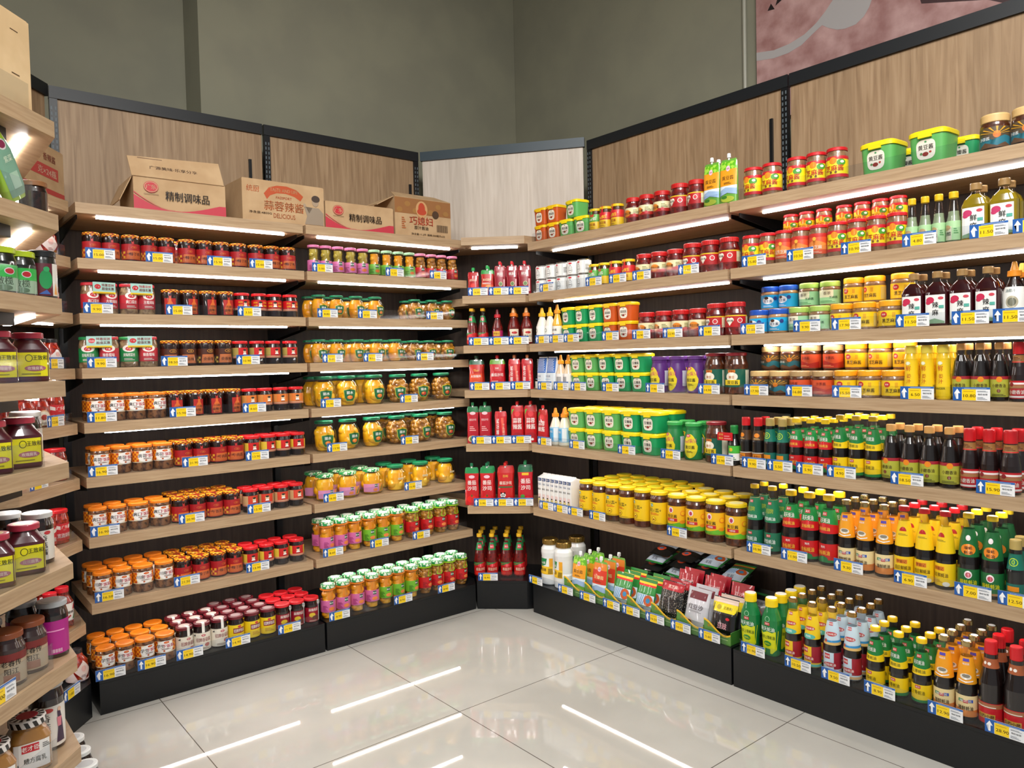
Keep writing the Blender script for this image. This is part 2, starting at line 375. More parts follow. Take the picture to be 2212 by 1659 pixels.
def lg(k, look, base, side, mid, faceb):
    R, H = 3.5, 11
    ops = [('r', -11, 3.0, 11, 3.9, 'e8b48c'), ('lines', -9, 3.1, 9, 3.7, 2, 'b32018'), ('r', -8, 3.9, -2.6, 7.8, side), ('r', 3.0, 3.9, 8, 7.8, side), ('e', .2, 6, 1.0, 1.3, faceb), ('e', .2, 6.0, .72, .95, 'e6c8a8'), ('e', .2, 6.75, .75, .45, '241a18'), ('p', [(-.7, 4.7), (1.1, 4.7), (.8, 5.5), (-.4, 5.5)], 'f4f0ea'),
           ('t', '老干妈', .2, 4.4, .5, '5a0c08')]
    if mid: ops += [('t', '风味', -2.0, 6.6, .9, mid), ('t', '豆豉', 2.3, 6.6, .9, mid), ('t', '油制', -2.0, 5.1, .9, mid), ('t', '辣椒', 2.3, 5.1, .9, mid)]
    stdjar(k, 'chili_oil_jar', look, R, H, 'd01820', 'dark', ops, 3.0, 7.9, base, 1.3, 1.0, 'disc', 'b81018', 'red-lidded dark chili oil jars', sh=.82, neck=.88)
lg('lgA', 'red-lid dark jar, red label, yellow characters', 'c8141c', 'c8141c', 'f0b820', 'c8141c')
lg('lgB', 'red-lid dark jar, red and tan label', 'cc181c', 'b09a50', None, 'd8202a')
lg('lgC', 'red-lid dark jar with orange label', 'e07a30', 'd89048', None, 'e8a050')
lg('lgD', 'red-lid dark jar, red and yellow label', 'cc1c1c', 'e0c040', None, 'cc1c1c')
lg('lgE', 'red-lid dark jar, orange-red portrait label', 'd8402a', 'c8a070', None, 'd8a060')
# twin packs
def twin(k, look, c1, c2, n1, n2):
    parts = []; R, H = 3.75, 13
    s = jarsecs(R, H, lh=1.2)
    for i, (c, tx) in enumerate(((c1, n1), (c2, n2))):
        mb = MB(); x = -3.8 + 7.6 * i
        loft(mb, [(z, r, r, 2) for z, r in s], 'pickleb', 22, cx=x)
        sf = Surf(s, 4, 9); b = MB(); art(b, sf, [('r', -10, 2.4, 10, 8.2, c), ('e', 0, 8.0, 2.6, 1.5, 'f4efe8'), ('e', 0, 7.9, 1.4, .9, 'c8202a'), ('t', '广乐', 0, 7.9, .8, 'ffffff'), ('t', tx, 0, 5.3, 1.5, 'f6f2ee', 4.6), ('lines', -2, 3, 2, 4, 2, 'e8dcd0')])
        b.v = [(v[0] + x, v[1], v[2]) for v in b.v]
        l = MB(); loft(l, [(H - 1.2, R * .97, R * .97, 2), (H - .2, R * .97, R * .97, 2), (H, R * .9, R * .9, 2)], c, 22, cx=x)
        parts.append(('jar', mb.mesh('jar'), [('label', b.mesh('label')), ('lid', l.mesh('lid'))]))
    cd = MB(); sf = Plane(-R - .35)
    art(cd, sf, [('r', -4.2, 9.2, 5.2, 13.2, 'a9d6cc'), ('r', -4.2, 8.4, 5.2, 9.2, 'f4cf18'), ('e', -2.2, 11.3, 1.3, 1.0, 'c8202a'), ('t', '广乐', -2.2, 11.3, .8, 'ffffff'), ('t', '特惠双拼', 2, 12, 1.2, 'd03848'), ('t', '超值实惠', 2, 10.5, 1.2, 'b02838'), ('lines', -3.6, 8.55, 4.5, 9.0, 1, 'a07010')])
    cd.add([(-4.2, -R - .34, 8.4), (5.2, -R - .34, 8.4), (5.2, -R - .34, 13.2), (-4.2, -R - .34, 13.2)], [(0, 1, 2, 3)], 'e8e8e0')
    parts.append(('promo_card', cd.mesh('promo_card'), []))
    reg(k, 'twin_jar_pack', 'jars', look, 15.2, 7.6, 13, parts, 'twin packs of pickles')
twin('twR', 'two-jar pack with red labels and lids', 'c02834', 'b8303c', '爽口菜丝', '古蜀风味')
twin('twG', 'two-jar pack, one green and one red', '1f8a4a', 'c0303c', '美味榨菜丝', '辣香蜀味')
# bottom-deck jars
def cream():
    R, H = 3.7, 12.5
    ops = [('t', '招牌香菇酱', 0, 5.3, 1.8, '8a2430', 6.5), ('e', 0, 7.3, .9, .5, 'c04048'), ('t', '海天', 0, 7.3, .5, 'ffffff'), ('e', 1.5, 3.0, 1.1, .8, 'c07068'), ('lines', -2.5, 1.2, 2.5, 2.2, 2, 'a08878'), ('p', [(-4.6, 7.2), (-3.4, 7.9), (-3.4, 7.0)], '3a3a3a')]
    def ex(s):
        mb = MB(); Rl = R * .96 + .08
        for a in ([(-.6, -1, H + .1), (.6, -1, H + .1), (.6, -Rl, H + .06), (-.6, -Rl, H + .06)], [(-.6, -Rl, H + .06), (.6, -Rl, H + .06), (.6, -R - .1, H - 4), (-.6, -R - .1, H - 4)]): mb.add(a, [(0, 3, 2, 1)], 'f0ece4')
        return [('seal_strip', mb.mesh('seal_strip'), [])]
    stdjar('crm', 'mushroom_sauce_jar', 'maroon-lid dark jar with cream label', R, H, '6a1420', 'dark', ops, .6, 8.4, 'ece3d2', 1.4, .97, 'disc', 'c8b8b0', 'cream-label mushroom sauce jars', extra=ex)
cream()
stdjar('ylj', 'soybean_sauce_jar', 'maroon-lid dark jar with yellow label', 3.6, 12, '6a1420', 'dark', [('r', -2.8, 4.4, 2.8, 6.8, '8a1c28'), ('t', '招牌拌饭酱', 0, 5.6, 1.6, 'f4f0ea', 5), ('e', 0, 7.4, .8, .5, 'c8303a'), ('lines', -2, 2, 2, 3.6, 3, 'c08a20'), ('r', 5, 2, 9, 8, 'f0e8d8')], .7, 8.2, 'f0cf1c', 1.4, .97, 'disc', 'a89090', 'yellow-label sauce jars')
def spoon(s):
    mb = MB(); y = -4.0
    mb.box(2.0, y - .12, 1.5, 2.3, y, 9.5, '*c8c8c8')
    loft(mb, [(9, .2, .12, 2), (9.6, .6, .2, 2), (10.4, .78, .25, 2), (11.1, .6, .2, 2), (11.5, .15, .1, 2)], '*c8c8c8', 12, cx=2.15, cy=y)
    return [('spoon', mb.mesh('spoon'), [])]
stdjar('spn', 'spicy_meat_sauce_jar', 'red-lid dark jar carrying a metal spoon', 3.3, 12.2, 'd8202a', 'dark', [('t', '麻辣肉酱', 0, 6.5, 1.5, 'f4e8e0', 4.6), ('e', -.6, 4, 1.5, 1.1, 'e0c030'), ('e', .8, 2.6, 1.6, 1.0, '6a2a10'), ('lines', -2, 1.0, 2, 1.6, 2, 'f0d8c0')], .6, 7.6, '9a1428', 1.3, 1.1, 'disc', 'c41820', 'red-lidded jars with spoons', extra=spoon)
# fruit jars
def fruit(k, name, look, secs, H, lh, lr, lc, fm, n, r, lab, lsty='plain', group='', extra=None, sq=1):
    R = max(norm(secs), key=lambda q: q[1])[1]
    b = bodym(secs, 'glass', 24)
    base = MB(); base_r = norm(secs)[1][1] * .93
    f = balls(secs, .2, H - lh - (H * .04), r, fm, n * 2, seed=len(k) + n)
    liq = MB(); loft(liq, [(z * .96 + .15, a * .74, a * .74, 2) for z, a, c_, d_ in norm(secs)[:-1]], fm, 16)
    parts = [('body', b, []), ('fruit', f, []), ('fruit_core', liq.mesh('fruit_core'), []), ('lid', lid(lr, H - lh, lh, lc, lsty), []), ('label', lab(secs), [])]
    if extra: parts += extra
    reg(k, name, 'jar', look, 2 * R, 2 * R, H, parts, group)
def tall(k, look, lc, fm, lcol, tc, r, n, group):
    s = [(0, 2.9), (.3, 3.15), (5.5, 3.15), (7.2, 2.85), (10.5, 2.85), (12, 3.0), (12.6, 2.8)]
    fruit(k, 'canned_fruit_jar', look, s, 13.8, 1.3, 3.0, lc, fm, n, r, lambda q: band(q, .9, 6.2, None, lcol, [('r', 3, .9, 6, 6.2, 'e09a5c'), ('r', -.9, 4.2, .9, 6.0, '12502e'), ('t', '丽水', 0, 5.1, .9, 'f4f4f0'), ('e', .2, 2.6, 1.3, .8, 'ee7a30'), ('lines', -4, 1.5, -1.6, 4, 4, tc)]), 'disc', group)
tall('prP', 'tall pear jar with pink lid and label', 'd878a8', 'fruitG', 'd873ac', '8a2a60', 1.7, 34, 'tall jars with pink lids')
tall('prG', 'tall peach jar with green label', '9cc8a0', 'fruitO', '6fb53c', '2a6a1c', 1.7, 34, 'tall jars with green labels')
tall('prR', 'tall olive-brown fruit jar with red label', 'd87fa4', 'fruitB', 'c8202c', '8a1018', 1.35, 50, 'tall jars with red labels')
def shield(sc, c2='e8792c'):
    q = lambda p: [(x * sc, y * sc) for x, y in p]
    o = lambda v: v
    def f(secs):
        H = norm(secs)[-1][0]; m = H * .42
        P = [(-2.3, 1.6), (0, 2.4), (2.3, 1.6), (2.0, -1.2), (1.2, -2.5), (-1.2, -2.5), (-2.0, -1.2)]
        mk = lambda k_, c: ('p', [(x * sc * k_, m + y * sc * k_) for x, y in P], c)
        mb = MB(); art(mb, Surf(secs, m - 2, m + 2), [mk(1.1, 'c8c83c'), mk(1.0, '12653a'), ('p', [(-2.2 * sc, m + 1.7 * sc), (0, m + 2.9 * sc), (2.2 * sc, m + 1.7 * sc), (0, m + 2.0 * sc)], 'd8b020'), ('t', '丽水', 0, m + .7 * sc, 1.2 * sc, 'f4f4f0'), ('e', 0, m - 1.1 * sc, 1.1 * sc, .75 * sc, c2), ('e', -.3 * sc, m - .9 * sc, .5 * sc, .4 * sc, 'f0a050')], .05)
        return mb.mesh('label')
    return f
def globe(k, look, sc, fm, n, r, c2, g):
    s = [(0, 3.1 * sc), (.4, 3.7 * sc), (2.4, 4.5 * sc), (5.2 * sc, 4.9 * sc), (7.6 * sc, 4.6 * sc), (9.4 * sc, 3.7 * sc), (9.9 * sc, 3.3 * sc), (10.6 * sc, 3.3 * sc)]
    fruit(k, 'canned_fruit_jar', look, s, 11.7 * sc, 1.1 * sc, 3.55 * sc, '117a52', fm, n, r, shield(sc * 1.0, c2), 'plain', g)
globe('glP', 'small round peach jar with green lid', 1, 'fruitO', 16, 2.6, 'e8792c', 'small round peach jars')
globe('glB', 'small round hawthorn jar with green lid', .95, 'fruitB', 60, 1.4, 'c8302c', 'small round hawthorn jars')
globe('GLP', 'large round yellow peach jar, green lid', 1.32, 'fruitY', 18, 3.1, 'e8792c', 'large round peach jars')
globe('GLB', 'large round hawthorn jar, green lid', 1.3, 'fruitB', 90, 1.65, 'c8302c', 'large round hawthorn jars')
s = [(0, 5.2), (.5, 5.7), (7.2, 6.0), (9.6, 5.6), (11.2, 4.4), (12, 4.2)]
fruit('wdP', 'canned_fruit_jar', 'wide peach jar, flowered lid, pink label', s, 13.2, 1.5, 4.6, 'flower', 'fruitY', 24, 2.8, lambda q: band(q, 1.4, 5.6, 7.5, 'd890bc', [('r', -1.4, 3.9, .3, 5.4, '12502e'), ('t', '丽水', -.5, 4.7, .8, 'f4f4f0'), ('r', 1.2, 1.4, 7.5, 5.6, 'e89a48'), ('p', [(2, 2), (3.6, 5), (4.2, 4.6), (2.8, 1.8)], '4a8a4a'), ('e', -1, 2.5, 1.2, .8, 'f08850')]), 'plain', 'wide peach jars')
fruit('wdE', 'canned_fruit_jar', 'wide yellow peach jar with etched label', s, 13.6, 1.5, 4.5, '0f7a4c', 'fruitY', 24, 2.8, lambda q: band(q, 6.0, 7.0, 1.7, 'e8d8b0', [('lines', -1.5, 6.3, 1.6, 6.8, 2, '8a6a30'), ('t', '黄桃', 3, 4.6, 2.2, 'a86a1c'), ('lines', .8, 1.6, 4.4, 3.2, 4, 'b07a28')]), 'plain', 'wide etched-label peach jars')
def strapj(k, look, fm, lcol, n, r, sc, tc, g):
    s = [(0, 3.4), (.3, 3.7), (6.5, 3.75), (11, 3.75), (13.4, 3.6), (14.4, 3.3), (15, 3.3)]
    mb = MB(); lathe(mb, [(14.2, 3.66), (14.3, 3.86), (14.6, 3.86), (14.7, 3.6)], sc)
    pts = [(-.5, 14.2), (.5, 14.2), (1.5, 10.4), (1.2, 9.6), (-1.2, 9.6), (-1.5, 10.4)]
    for a, b in zip(pts, pts[1:] + pts[:1]):
        mb.add([(a[0], -3.95, a[1]), (b[0], -3.95, b[1]), (b[0] * .72, -4.0, b[1] + (.35 if b[1] < 11 else 0)), (a[0] * .72, -4.0, a[1] + (.35 if a[1] < 11 else 0))], [(0, 1, 2, 3), (3, 2, 1, 0)], sc)
    fruit(k, 'canned_fruit_jar', look, s, 16.8, 1.8, 3.6, 'flower', fm, n, r, lambda q: band(q, 3.4, 9.2, None, lcol, [('r', 3.0, 3.4, 6.5, 9.2, 'e8a060'), ('r', -.6, 7.0, 1.2, 8.8, '12502e'), ('t', '丽水', .3, 7.9, .9, 'f4f4f0'), ('e', .4, 5, 1.5, .9, 'f08a48'), ('lines', -4, 4, -1.6, 7, 5, tc)]), 'disc', g, [('carry_strap', mb.mesh('carry_strap'), [])])
strapj('stP', 'tall pink-label jar, flowered lid, orange strap', 'fruitO', 'd46aa4', 30, 2.0, 'e8821c', '9a2a70', 'strapped pink-label jars')
strapj('stG', 'tall green-label jar, flowered lid, orange strap', 'fruitO', '72b82c', 30, 2.0, 'e8821c', '2a6a1c', 'strapped green-label jars')
strapj('stR', 'tall red-label jar, flowered lid, lime strap', 'fruitB', 'c8141c', 70, 1.4, '9ad020', '8a1018', 'strapped red-label jars')
# pouches
def pouch(k, look, w, h, d, ops, base, cap, capx=0, waist=.9, top=None, sp=2.4, group='spouted sauce pouches', name='sauce_pouch', capr=.95):
    bh = h - sp
    s = [(0, w / 2, d / 2, 3), (.8, w / 2, d / 2, 3), (bh * .35, w / 2 * .97, d / 2 * .9, 2.6), (bh * .62, w / 2 * waist, d / 2 * .7, 2.4), (bh * .84, w / 2 * .98, d / 2 * .4, 2.2), (bh * .96, w / 2 * .9, .35, 2), (bh, w / 2 * .8, .12, 2)]
    zones = [(bh * .78, base), (99, top or base)]
    mb = MB(); art(mb, Surf(s, 1, bh * .8), ops, .04)
    cp = MB(); loft(cp, [(bh - .4, .5, .5, 2), (bh + .6, .5, .5, 2)], 'e8e8e8', 12, cx=capx); loft(cp, [(bh + .6, capr, capr, 2), (h - .2, capr * .92, capr * .92, 2), (h, capr * .7, capr * .7, 2)], cap, 14, cx=capx)
    parts = [('body', bodym(s, zones, 32), []), ('cap', cp.mesh('cap'), [])]
    if ops: parts.append(('label', mb.mesh('label'), []))
    reg(k, name, 'pouch', look, w, d, h, parts, group)
W = 'f6f2ec'
pouch('poA', 'red spouted pouch with green cap', 6.5, 16, 4, [('t', '甜辣酱', 0, 9, 1.3, 'f0c8b0'), ('e', 0, 6, 1.4, 1.2, 'e03a30'), ('lines', -2, 2, 2, 4, 3, 'e89a90')], '+b81820', '12a048')
pouch('poB', 'orange-red spouted pouch, green top', 8.2, 17, 4, [('p', [(-3.6, 1), (3.6, 1), (3.6, 6), (-3.6, 7.5)], 'd8501c'), ('t', '泰式甜辣', 0, 9, 1.4, 'f8e8c0', 5.6), ('e', .8, 4.6, 1.9, 1.5, 'e8a050'), ('lines', -3, 6.6, 2, 7.6, 2, W)], '+c02018', '1ca84c', top='+2a9a40')
pouch('poC', 'maroon spouted pouch with red cap', 7.4, 19, 4, [('t', '统厨', 0, 12, 1.7, W), ('e', .4, 6.4, 1.3, 1.3, 'c8c890'), ('e', .4, 6.4, 1.0, 1.0, '5a7a3a'), ('r', 2.1, 2, 3.0, 9, 'e8b8b8'), ('p', [(-3.2, 1), (-2, 5), (-1.4, 1)], 'e8d8d0')], '+9c1226', 'd8182a', waist=1)
pouch('poD', 'orange hot-pot pouch with dark green top', 8.6, 20, 5, [('r', -3.6, 4, 3.6, 9.5, 'd8481c'), ('t', '火锅蘸料', 0, 8, 1.5, W, 6), ('e', 0, 3.4, 2.6, 1.6, 'c8a070'), ('t', 'Thai', 0, 11.4, 1.3, 'f0c040')], '+c4281c', '1c4a34', top='+1c5a3c')
pouch('poE', 'red tomato pouch with leaf-green top', 9.2, 20, 5, [('e', 0, 12.4, 2.2, 1.6, 'c8202a'), ('t', '笑厨', 0, 12.4, 1.0, W), ('t', '番茄沙司', 0, 8.6, 1.9, W, 7), ('lines', -3, 3, 3, 5.6, 3, 'f0c0b0')], '+c81420', 'c8141c', top='+6aa030')
pouch('poF', 'red pouch with tall white lettering', 7.2, 20, 4.5, [('t', '蕃茄酱', -1.6, 9, 1.5, W, 9, 1.5708), ('p', [(.2, 14), (1.6, 14), (2.4, 3), (1.2, 3)], 'e8553c'), ('t', '番茄沙司', 1.7, 7, 1.2, 'f8d8c8', 7, 1.5708), ('e', 1.3, 2.3, 1.1, .9, 'd8281c'), ('e', 1.3, 3.1, .7, .25, '2a7a2c')], '+c81622', 'c87848', waist=.92)
pouch('poG', 'crimson sauce pouch with green cap top', 7.6, 23, 4.5, [('e', 0, 16.8, 1.8, .9, 'e8c0c8'), ('t', '番茄沙司', 0, 13.2, 1.2, 'f0c8c8', 4.5), ('lines', -2, 7, 2, 10, 3, 'e8a8a8'), ('e', 0, 2.4, 3.0, 2.0, 'e0c890'), ('e', 0, 2.4, 2.0, 1.3, '7a9a40')], '+b81428', '1a7a48', top='+14703c')
pouch('poH', 'red garlic chili pouch with white lettering', 8.2, 23, 4.5, [('e', 0, 16, 1.7, 1.6, 'e03038'), ('t', '蒜蓉', 0, 12.3, 2.9, W, 5.4), ('t', '辣酱', 0, 8.9, 2.9, W, 5.4), ('p', [(-3.6, 15.5), (-1.8, 19), (-3.2, 18.5)], '5ab83c'), ('e', 0, 3.6, 3, 2, 'a81420'), ('e', -1.5, 2.0, .9, .7, 'f0e0d8'), ('e', .9, 1.8, .8, .7, 'f0e0d8')], '+c4141e', 'cc1c20')
pouch('poI', 'red tomato pouch with green shoulders', 8.2, 23.5, 4.5, [('e', 0, 15.8, 1.7, .9, 'e8c0d0'), ('t', '番茄', 0, 12.6, 2.5, W, 5), ('t', '沙司', 0, 9.4, 2.5, W, 5), ('e', 0, 3.4, 2.7, 2.0, 'e01c14'), ('p', [(-1.6, 5.6), (0, 4.6), (1.6, 5.6), (.5, 5.0), (0, 6.2), (-.5, 5.0)], '2a6a24')], '+c8141e', '14704a', top='+148a48')
pouch('poJ', 'red pouch with black-white bear picture', 9.4, 23.5, 5, [('t', '百利', 0, 16, 1.4, 'e8c040'), ('t', '番茄沙司', 0, 12.2, 1.9, 'f4e8d8', 7), ('r', -4, 9.6, 4, 10.3, '2a6a3a'), ('e', -1.4, 5.4, 1.5, 1.3, 'f0eeea'), ('e', -2.3, 6.6, .5, .5, '161616'), ('e', -.5, 6.6, .5, .5, '161616'), ('e', -1.6, 3, 1.6, 1.6, '1c1c1c'), ('e', 1.8, 3.0, 1.3, 1.1, 'f0eeea'), ('e', -1.9, 5.5, .35, .4, '161616'), ('e', -.9, 5.5, .35, .4, '161616')], '+c81a18', 'd01c18')
pouch('poK', 'pink-red tomato pouch with leaf top', 8.8, 24, 4.8, [('r', -1.9, 16.4, 1.9, 17.8, 'e8b820'), ('t', '番茄', 0, 13.2, 2.8, W, 5.6), ('t', '沙司', 0, 9.6, 2.6, W, 5.2), ('e', -1.6, 4.6, 1.2, 1.2, '4a9a3a'), ('e', 1.2, 3.0, 1.8, 1.4, 'e83028')], '+c8182a', '1c7a4a', top='+14603a')
def ypouch(k, look, chk, mid, low, txt, tc):
    w, h = 9.6, 22; bh = h - 2.6
    pouch(k, look, w, h, 4, [('r', -4.4, 15.2, 4.4, 18.6, chk), ('r', -4.5, 8.2, 4.5, 15.2, mid), ('t', txt, 0, 11.6, 1.8, tc, 6), ('e', 0, 15.6, 1.1, 1.2, 'f0c8d8'), ('t', '厨邦', 0, 15.5, .7, 'a82a50'), ('lines', -2, 9, 2, 10, 2, '5a3a10'), ('p', [(-4.6, 6.2), (-1, 7.6), (4.6, 6.8), (4.6, 8.2), (-4.6, 8.2)], 'dce8f4'), ('p', [(-4.6, 4), (0, 5.2), (4.6, 4.2), (4.6, 6.8), (-1, 7.6), (-4.6, 6.2)], '9ab8dc'), ('e', 0, 2.6, 3.6, 1.3, low), ('e', -1.6, 3.4, 1.6, .7, '3a7a28')], '+6aa83c', 'f2f2f2', waist=1, group='white-capped bean sauce pouches')
ypouch('poY', 'green-check orange bean paste pouch, white cap', 'green_check', 'f0a020', 'a8b83c', '黄豆酱', '2a1c10')
ypouch('poZ', 'orange-red bean paste pouch, white cap', 'e8862c', 'd83a20', '7aa83c', '豆瓣酱', 'f4e0a0')
# glass ketchup
def kpb(sc=1):
    s = [(0, 3.0), (.4, 3.25), (8, 3.3), (13, 2.7), (17, 1.75), (19.5, 1.3), (22.6, 1.2)]
    parts = [('body', bodym(s, [(19.8, 'redpaste'), (99, 'glass')], 22), []), ('cap', lid(1.5, 22.4, 1.8, 'f0b81c'), []),
             ('label', band(s, 1.0, 8.2, None, 'c8181c', [('p', [(-8, 6), (0, 8.2), (-8, 8.2)], '1c8a4a'), ('p', [(-2.5, 6.6), (2.6, 8.2), (0, 8.2), (-6, 5.9)], '1c8a4a'), ('e', 0, 6.6, 1.4, .9, 'e8404a'), ('t', '番茄沙司', 0, 4.4, 1.7, 'f4e0c0', 5.2), ('e', -2, 2.2, 1.3, 1.0, 'e8301c'), ('e', 1, 2.0, 1.4, 1.0, 'd02a1c')]), []),
             ('neck_label', band(s, 15, 19.2, None, '1c8a4a', [('r', -1.1, 16, 1.1, 18.2, 'd84050'), ('t', '海天', 0, 17.1, .9, W_)]), [])]
    reg('kpB', 'ketchup_bottle', 'bottle', 'slim glass ketchup bottle, yellow cap', 6.6, 6.6, 24.2, parts, 'glass ketchup bottles')
kpb()
def squeeze(k, look, H, R, body, capc, tip, base, ops, v0, v1, g, zones=None, name='squeeze_bottle', hw=None):
    b = H - 4.6
    s = [(0, R * .9), (.5, R), (b * .62, R), (b * .8, R * .72), (b * .93, R * .5), (b, R * .42)]
    parts = [('body', bodym(s, zones or body, 22), []), ('cap', cone_cap(R * .62, b - .2, 4.8, capc, tip), [])]
    if ops is not None: parts.append(('label', band(s, v0, v1, hw, base, ops), []))
    reg(k, name, 'bottle', look, 2 * R, 2 * R, H, parts, g)
squeeze('sqR', 'red squeeze ketchup bottle with red cap', 20, 3.0, 'redpaste', 'c8182a', '6a1420', 'b82060', [('r', -2, 5, 2, 7.6, 'e8b83c'), ('t', '李锦记', 0, 6.3, 1.1, '8a1c10'), ('r', -3, 1, 3, 3.8, W_), ('t', '番茄酱', 0, 2.4, 1.2, 'b81c28')], .8, 8, 'red squeeze bottles')
squeeze('sqO', 'dark red squeeze bottle with orange cap', 20.5, 3.4, 'redpaste', 'ec7a1c', 'e0a060', 'ece0c8', [('e', 0, 6.6, 1.6, .7, 'c02a2a'), ('t', '番茄沙司', 0, 4.6, 1.5, '3a1c10', 4.4), ('lines', -1.4, 2, 1.4, 3.4, 2, '7a3a20')], 1.2, 8.6, 'orange-capped ketchup bottles', hw=2.6)
squeeze('sqW', 'white salad dressing bottle, yellow cone cap', 19.5, 3.3, '+f0ece0', 'f4c01c', 'f4c01c', 'f4f2ee', [('e', -1, 7, 1.1, 1.1, '6a8a5a'), ('e', -1, 7, .8, .8, 'f4f2ee'), ('t', '沙拉酱', 0, 4, 1.3, '2a2a2a')], 1, 9.4, 'yellow-capped dressing bottles')
squeeze('sqY', 'yellow mayonnaise bottle, orange cone cap', 20.5, 3.2, '+f0b83c', 'f4a01c', 'f4a01c', 'f2eee6', [('e', -1, 4, 1.5, 1.2, 'd8782c'), ('t', '蛋黄酱', 0, 7, 1.2, '2a2a2a')], 1, 9.0, 'orange-capped mayonnaise bottles')
squeeze('sqT', 'tan sesame dressing bottle, orange cone cap', 18.5, 2.9, '+d8c0a0', 'f4a01c', 'f4a01c', 'f0ece8', [('bars', -1.5, 4, 1.5, 7, 12, '5a5a5a'), ('lines', -1.6, 2, 1.6, 3.4, 2, '8a8a8a')], 1, 8.6, 'tan dressing bottles')
squeeze('sqB', 'milky bottle, orange cone cap, blue label', 20, 3.2, '+efe6d2', 'f4951c', 'f4951c', '9cc8e4', [('r', -1.6, 3, 1.6, 9, '4aa8dc'), ('t', '沙拉', 0, 7.4, 1.2, W_), ('r', 2, 2.4, 4.4, 9.4, 'e8eef0')], 2, 9.8, 'blue-label dressing bottles')
squeeze('cnW', 'black sauce bottle, orange cone cap, white label', 19.5, 3.6, 'dark', 'f4961c', 'f4a83c', 'e8e8e2', [('t', '油醋汁', -.6, 10.2, 1.1, '5a6a6a'), ('e', 0, 6.6, 1.9, 1.9, 'b0a890'), ('e', 0, 6.6, 1.3, 1.3, '6a6a58'), ('t', '零添加', 0, 3, 1.0, '3a6a50')], 1.4, 11.4, 'white-label dressing bottles')
# tubs
def tub(k, look, body, lidc, txt, base='efe8d8', tc='1c1a18', g='sauce tubs'):
    s = [(0, 4.2, 4.0, 5), (.4, 4.4, 4.2, 5), (7.2, 4.85, 4.6, 5), (7.9, 4.85, 4.6, 5)]
    l = MB(); loft(l, [(7.6, 5.15, 4.9, 5), (8.6, 5.15, 4.9, 5), (8.9, 4.9, 4.65, 5), (8.9, 4.5, 4.2, 5), (9.15, 4.4, 4.1, 5)], lidc, 32)
    l.box(-1.7, -5.35, 6.9, 1.7, -4.7, 8.2, lidc)
    mb = MB(); art(mb, Surf(s, 2, 7), [('p', [(-2.4 + 2.4 * 0, 4.2)] and [(2.5 * math.copysign(abs(math.cos(a)) ** .6, math.cos(a)), 3.9 + 2.6 * math.copysign(abs(math.sin(a)) ** .6, math.sin(a))) for a in [i * math.pi / 12 for i in range(24)]], base), ('e', 0, 5.9, .3, .25, '4a9a5a'), ('t', txt, 0, 4.5, 1.3, tc, 3.9), ('e', -.1, 2.7, .8, .55, '8a2a20'), ('e', 1.2, 3.1, .35, .25, 'b83c2c'), ('e', -1.2, 2.9, .35, .3, '5a8a4a')], .06)
    reg(k, 'sauce_tub', 'tub', look, 10.3, 10.2, 9.15, [('body', bodym(s, body, 32), []), ('lid', l.mesh('lid'), []), ('label', mb.mesh('label'), [])], g)
tub('tbG', 'dark green tub, yellow lid', '17995a', 'f4dc10', '豆瓣酱', g='green tubs with yellow lids')
tub('tbL', 'pale green tub, yellow lid', '5fae5c', 'f4dc10', '黄豆酱', g='pale green tubs with yellow lids')
tub('tbO', 'orange tub, yellow lid', 'c8561c', 'f4c810', '甜面酱', g='orange tubs with yellow lids')
# small yellow-lid jars
def yj(k, look, top, tx, g):
    stdjar(k, 'soybean_sauce_jar', look, 3.3, 11.2, 'f0c414', 'bean', [('r', -12, 4.6, 12, 8.2, top), ('r', -1.1, 7.0, 1.1, 8.2, 'd0202a'), ('t', 'Yes!' + tx, 0, 5.9, 1.6, W_ if top[0] != 'd' else 'f8e040', 4.6, .12), ('t', '黄豆酱', 0, 3.2, 1.3, 'b85a10', 3.8), ('lines', -1.5, 1.4, 1.5, 2.2, 2, 'c88a20')], .9, 8.2, 'f2c41c', 1.3, .97, 'plain', 'ffffff', g, extra=lambda s: [strap(s, 11.2, 3.3, 'c8202a' if top[0] == 'd' else '3a9a3a', .9)])
yj('yjA', 'small yellow-lid jar, green and yellow label', '5aa83c', '酱', 'small yellow-lidded jars'); yj('yjB', 'small yellow-lid jar, red and yellow label', 'd0282a', '黄豆', 'small yellow-lidded jars')
def rd(k, look, R, H, base, ops):
    s = [(0, R * .95), (.4, R), (H * .52, R), (H * .66, R * .98), (H * .78, R * .84), (H - 1.6, R * .8)]
    reg(k, 'broad_bean_paste_jar', 'jar', look, 2 * R, 2 * R, H, [('body', bodym(s, 'redpaste', 24), []), ('lid', lid(R * .9, H - 2.1, 2.1, 'd01c1c', 'ridge', 'a81414'), []), ('label', band(s, H * .24, H * .6, None, base, ops(H)), [])], 'red-lidded bean paste jars')
rd('rdC', 'red-lid bean paste jar with cream label', 4.2, 12.5, 'e6dcae', lambda H: [('r', -14, 3.0, 14, 4.4, 'b8201c'), ('e', -.6, 5.0, 2.4, 1.6, 'e88a28'), ('t', '郫县豆瓣', -.4, 5.0, 1.3, '20140c', 4.6), ('lines', 3, 4.8, 6, 6.8, 3, '8a8a50'), ('e', 3.6, 4.0, .8, .7, 'd8404a')])
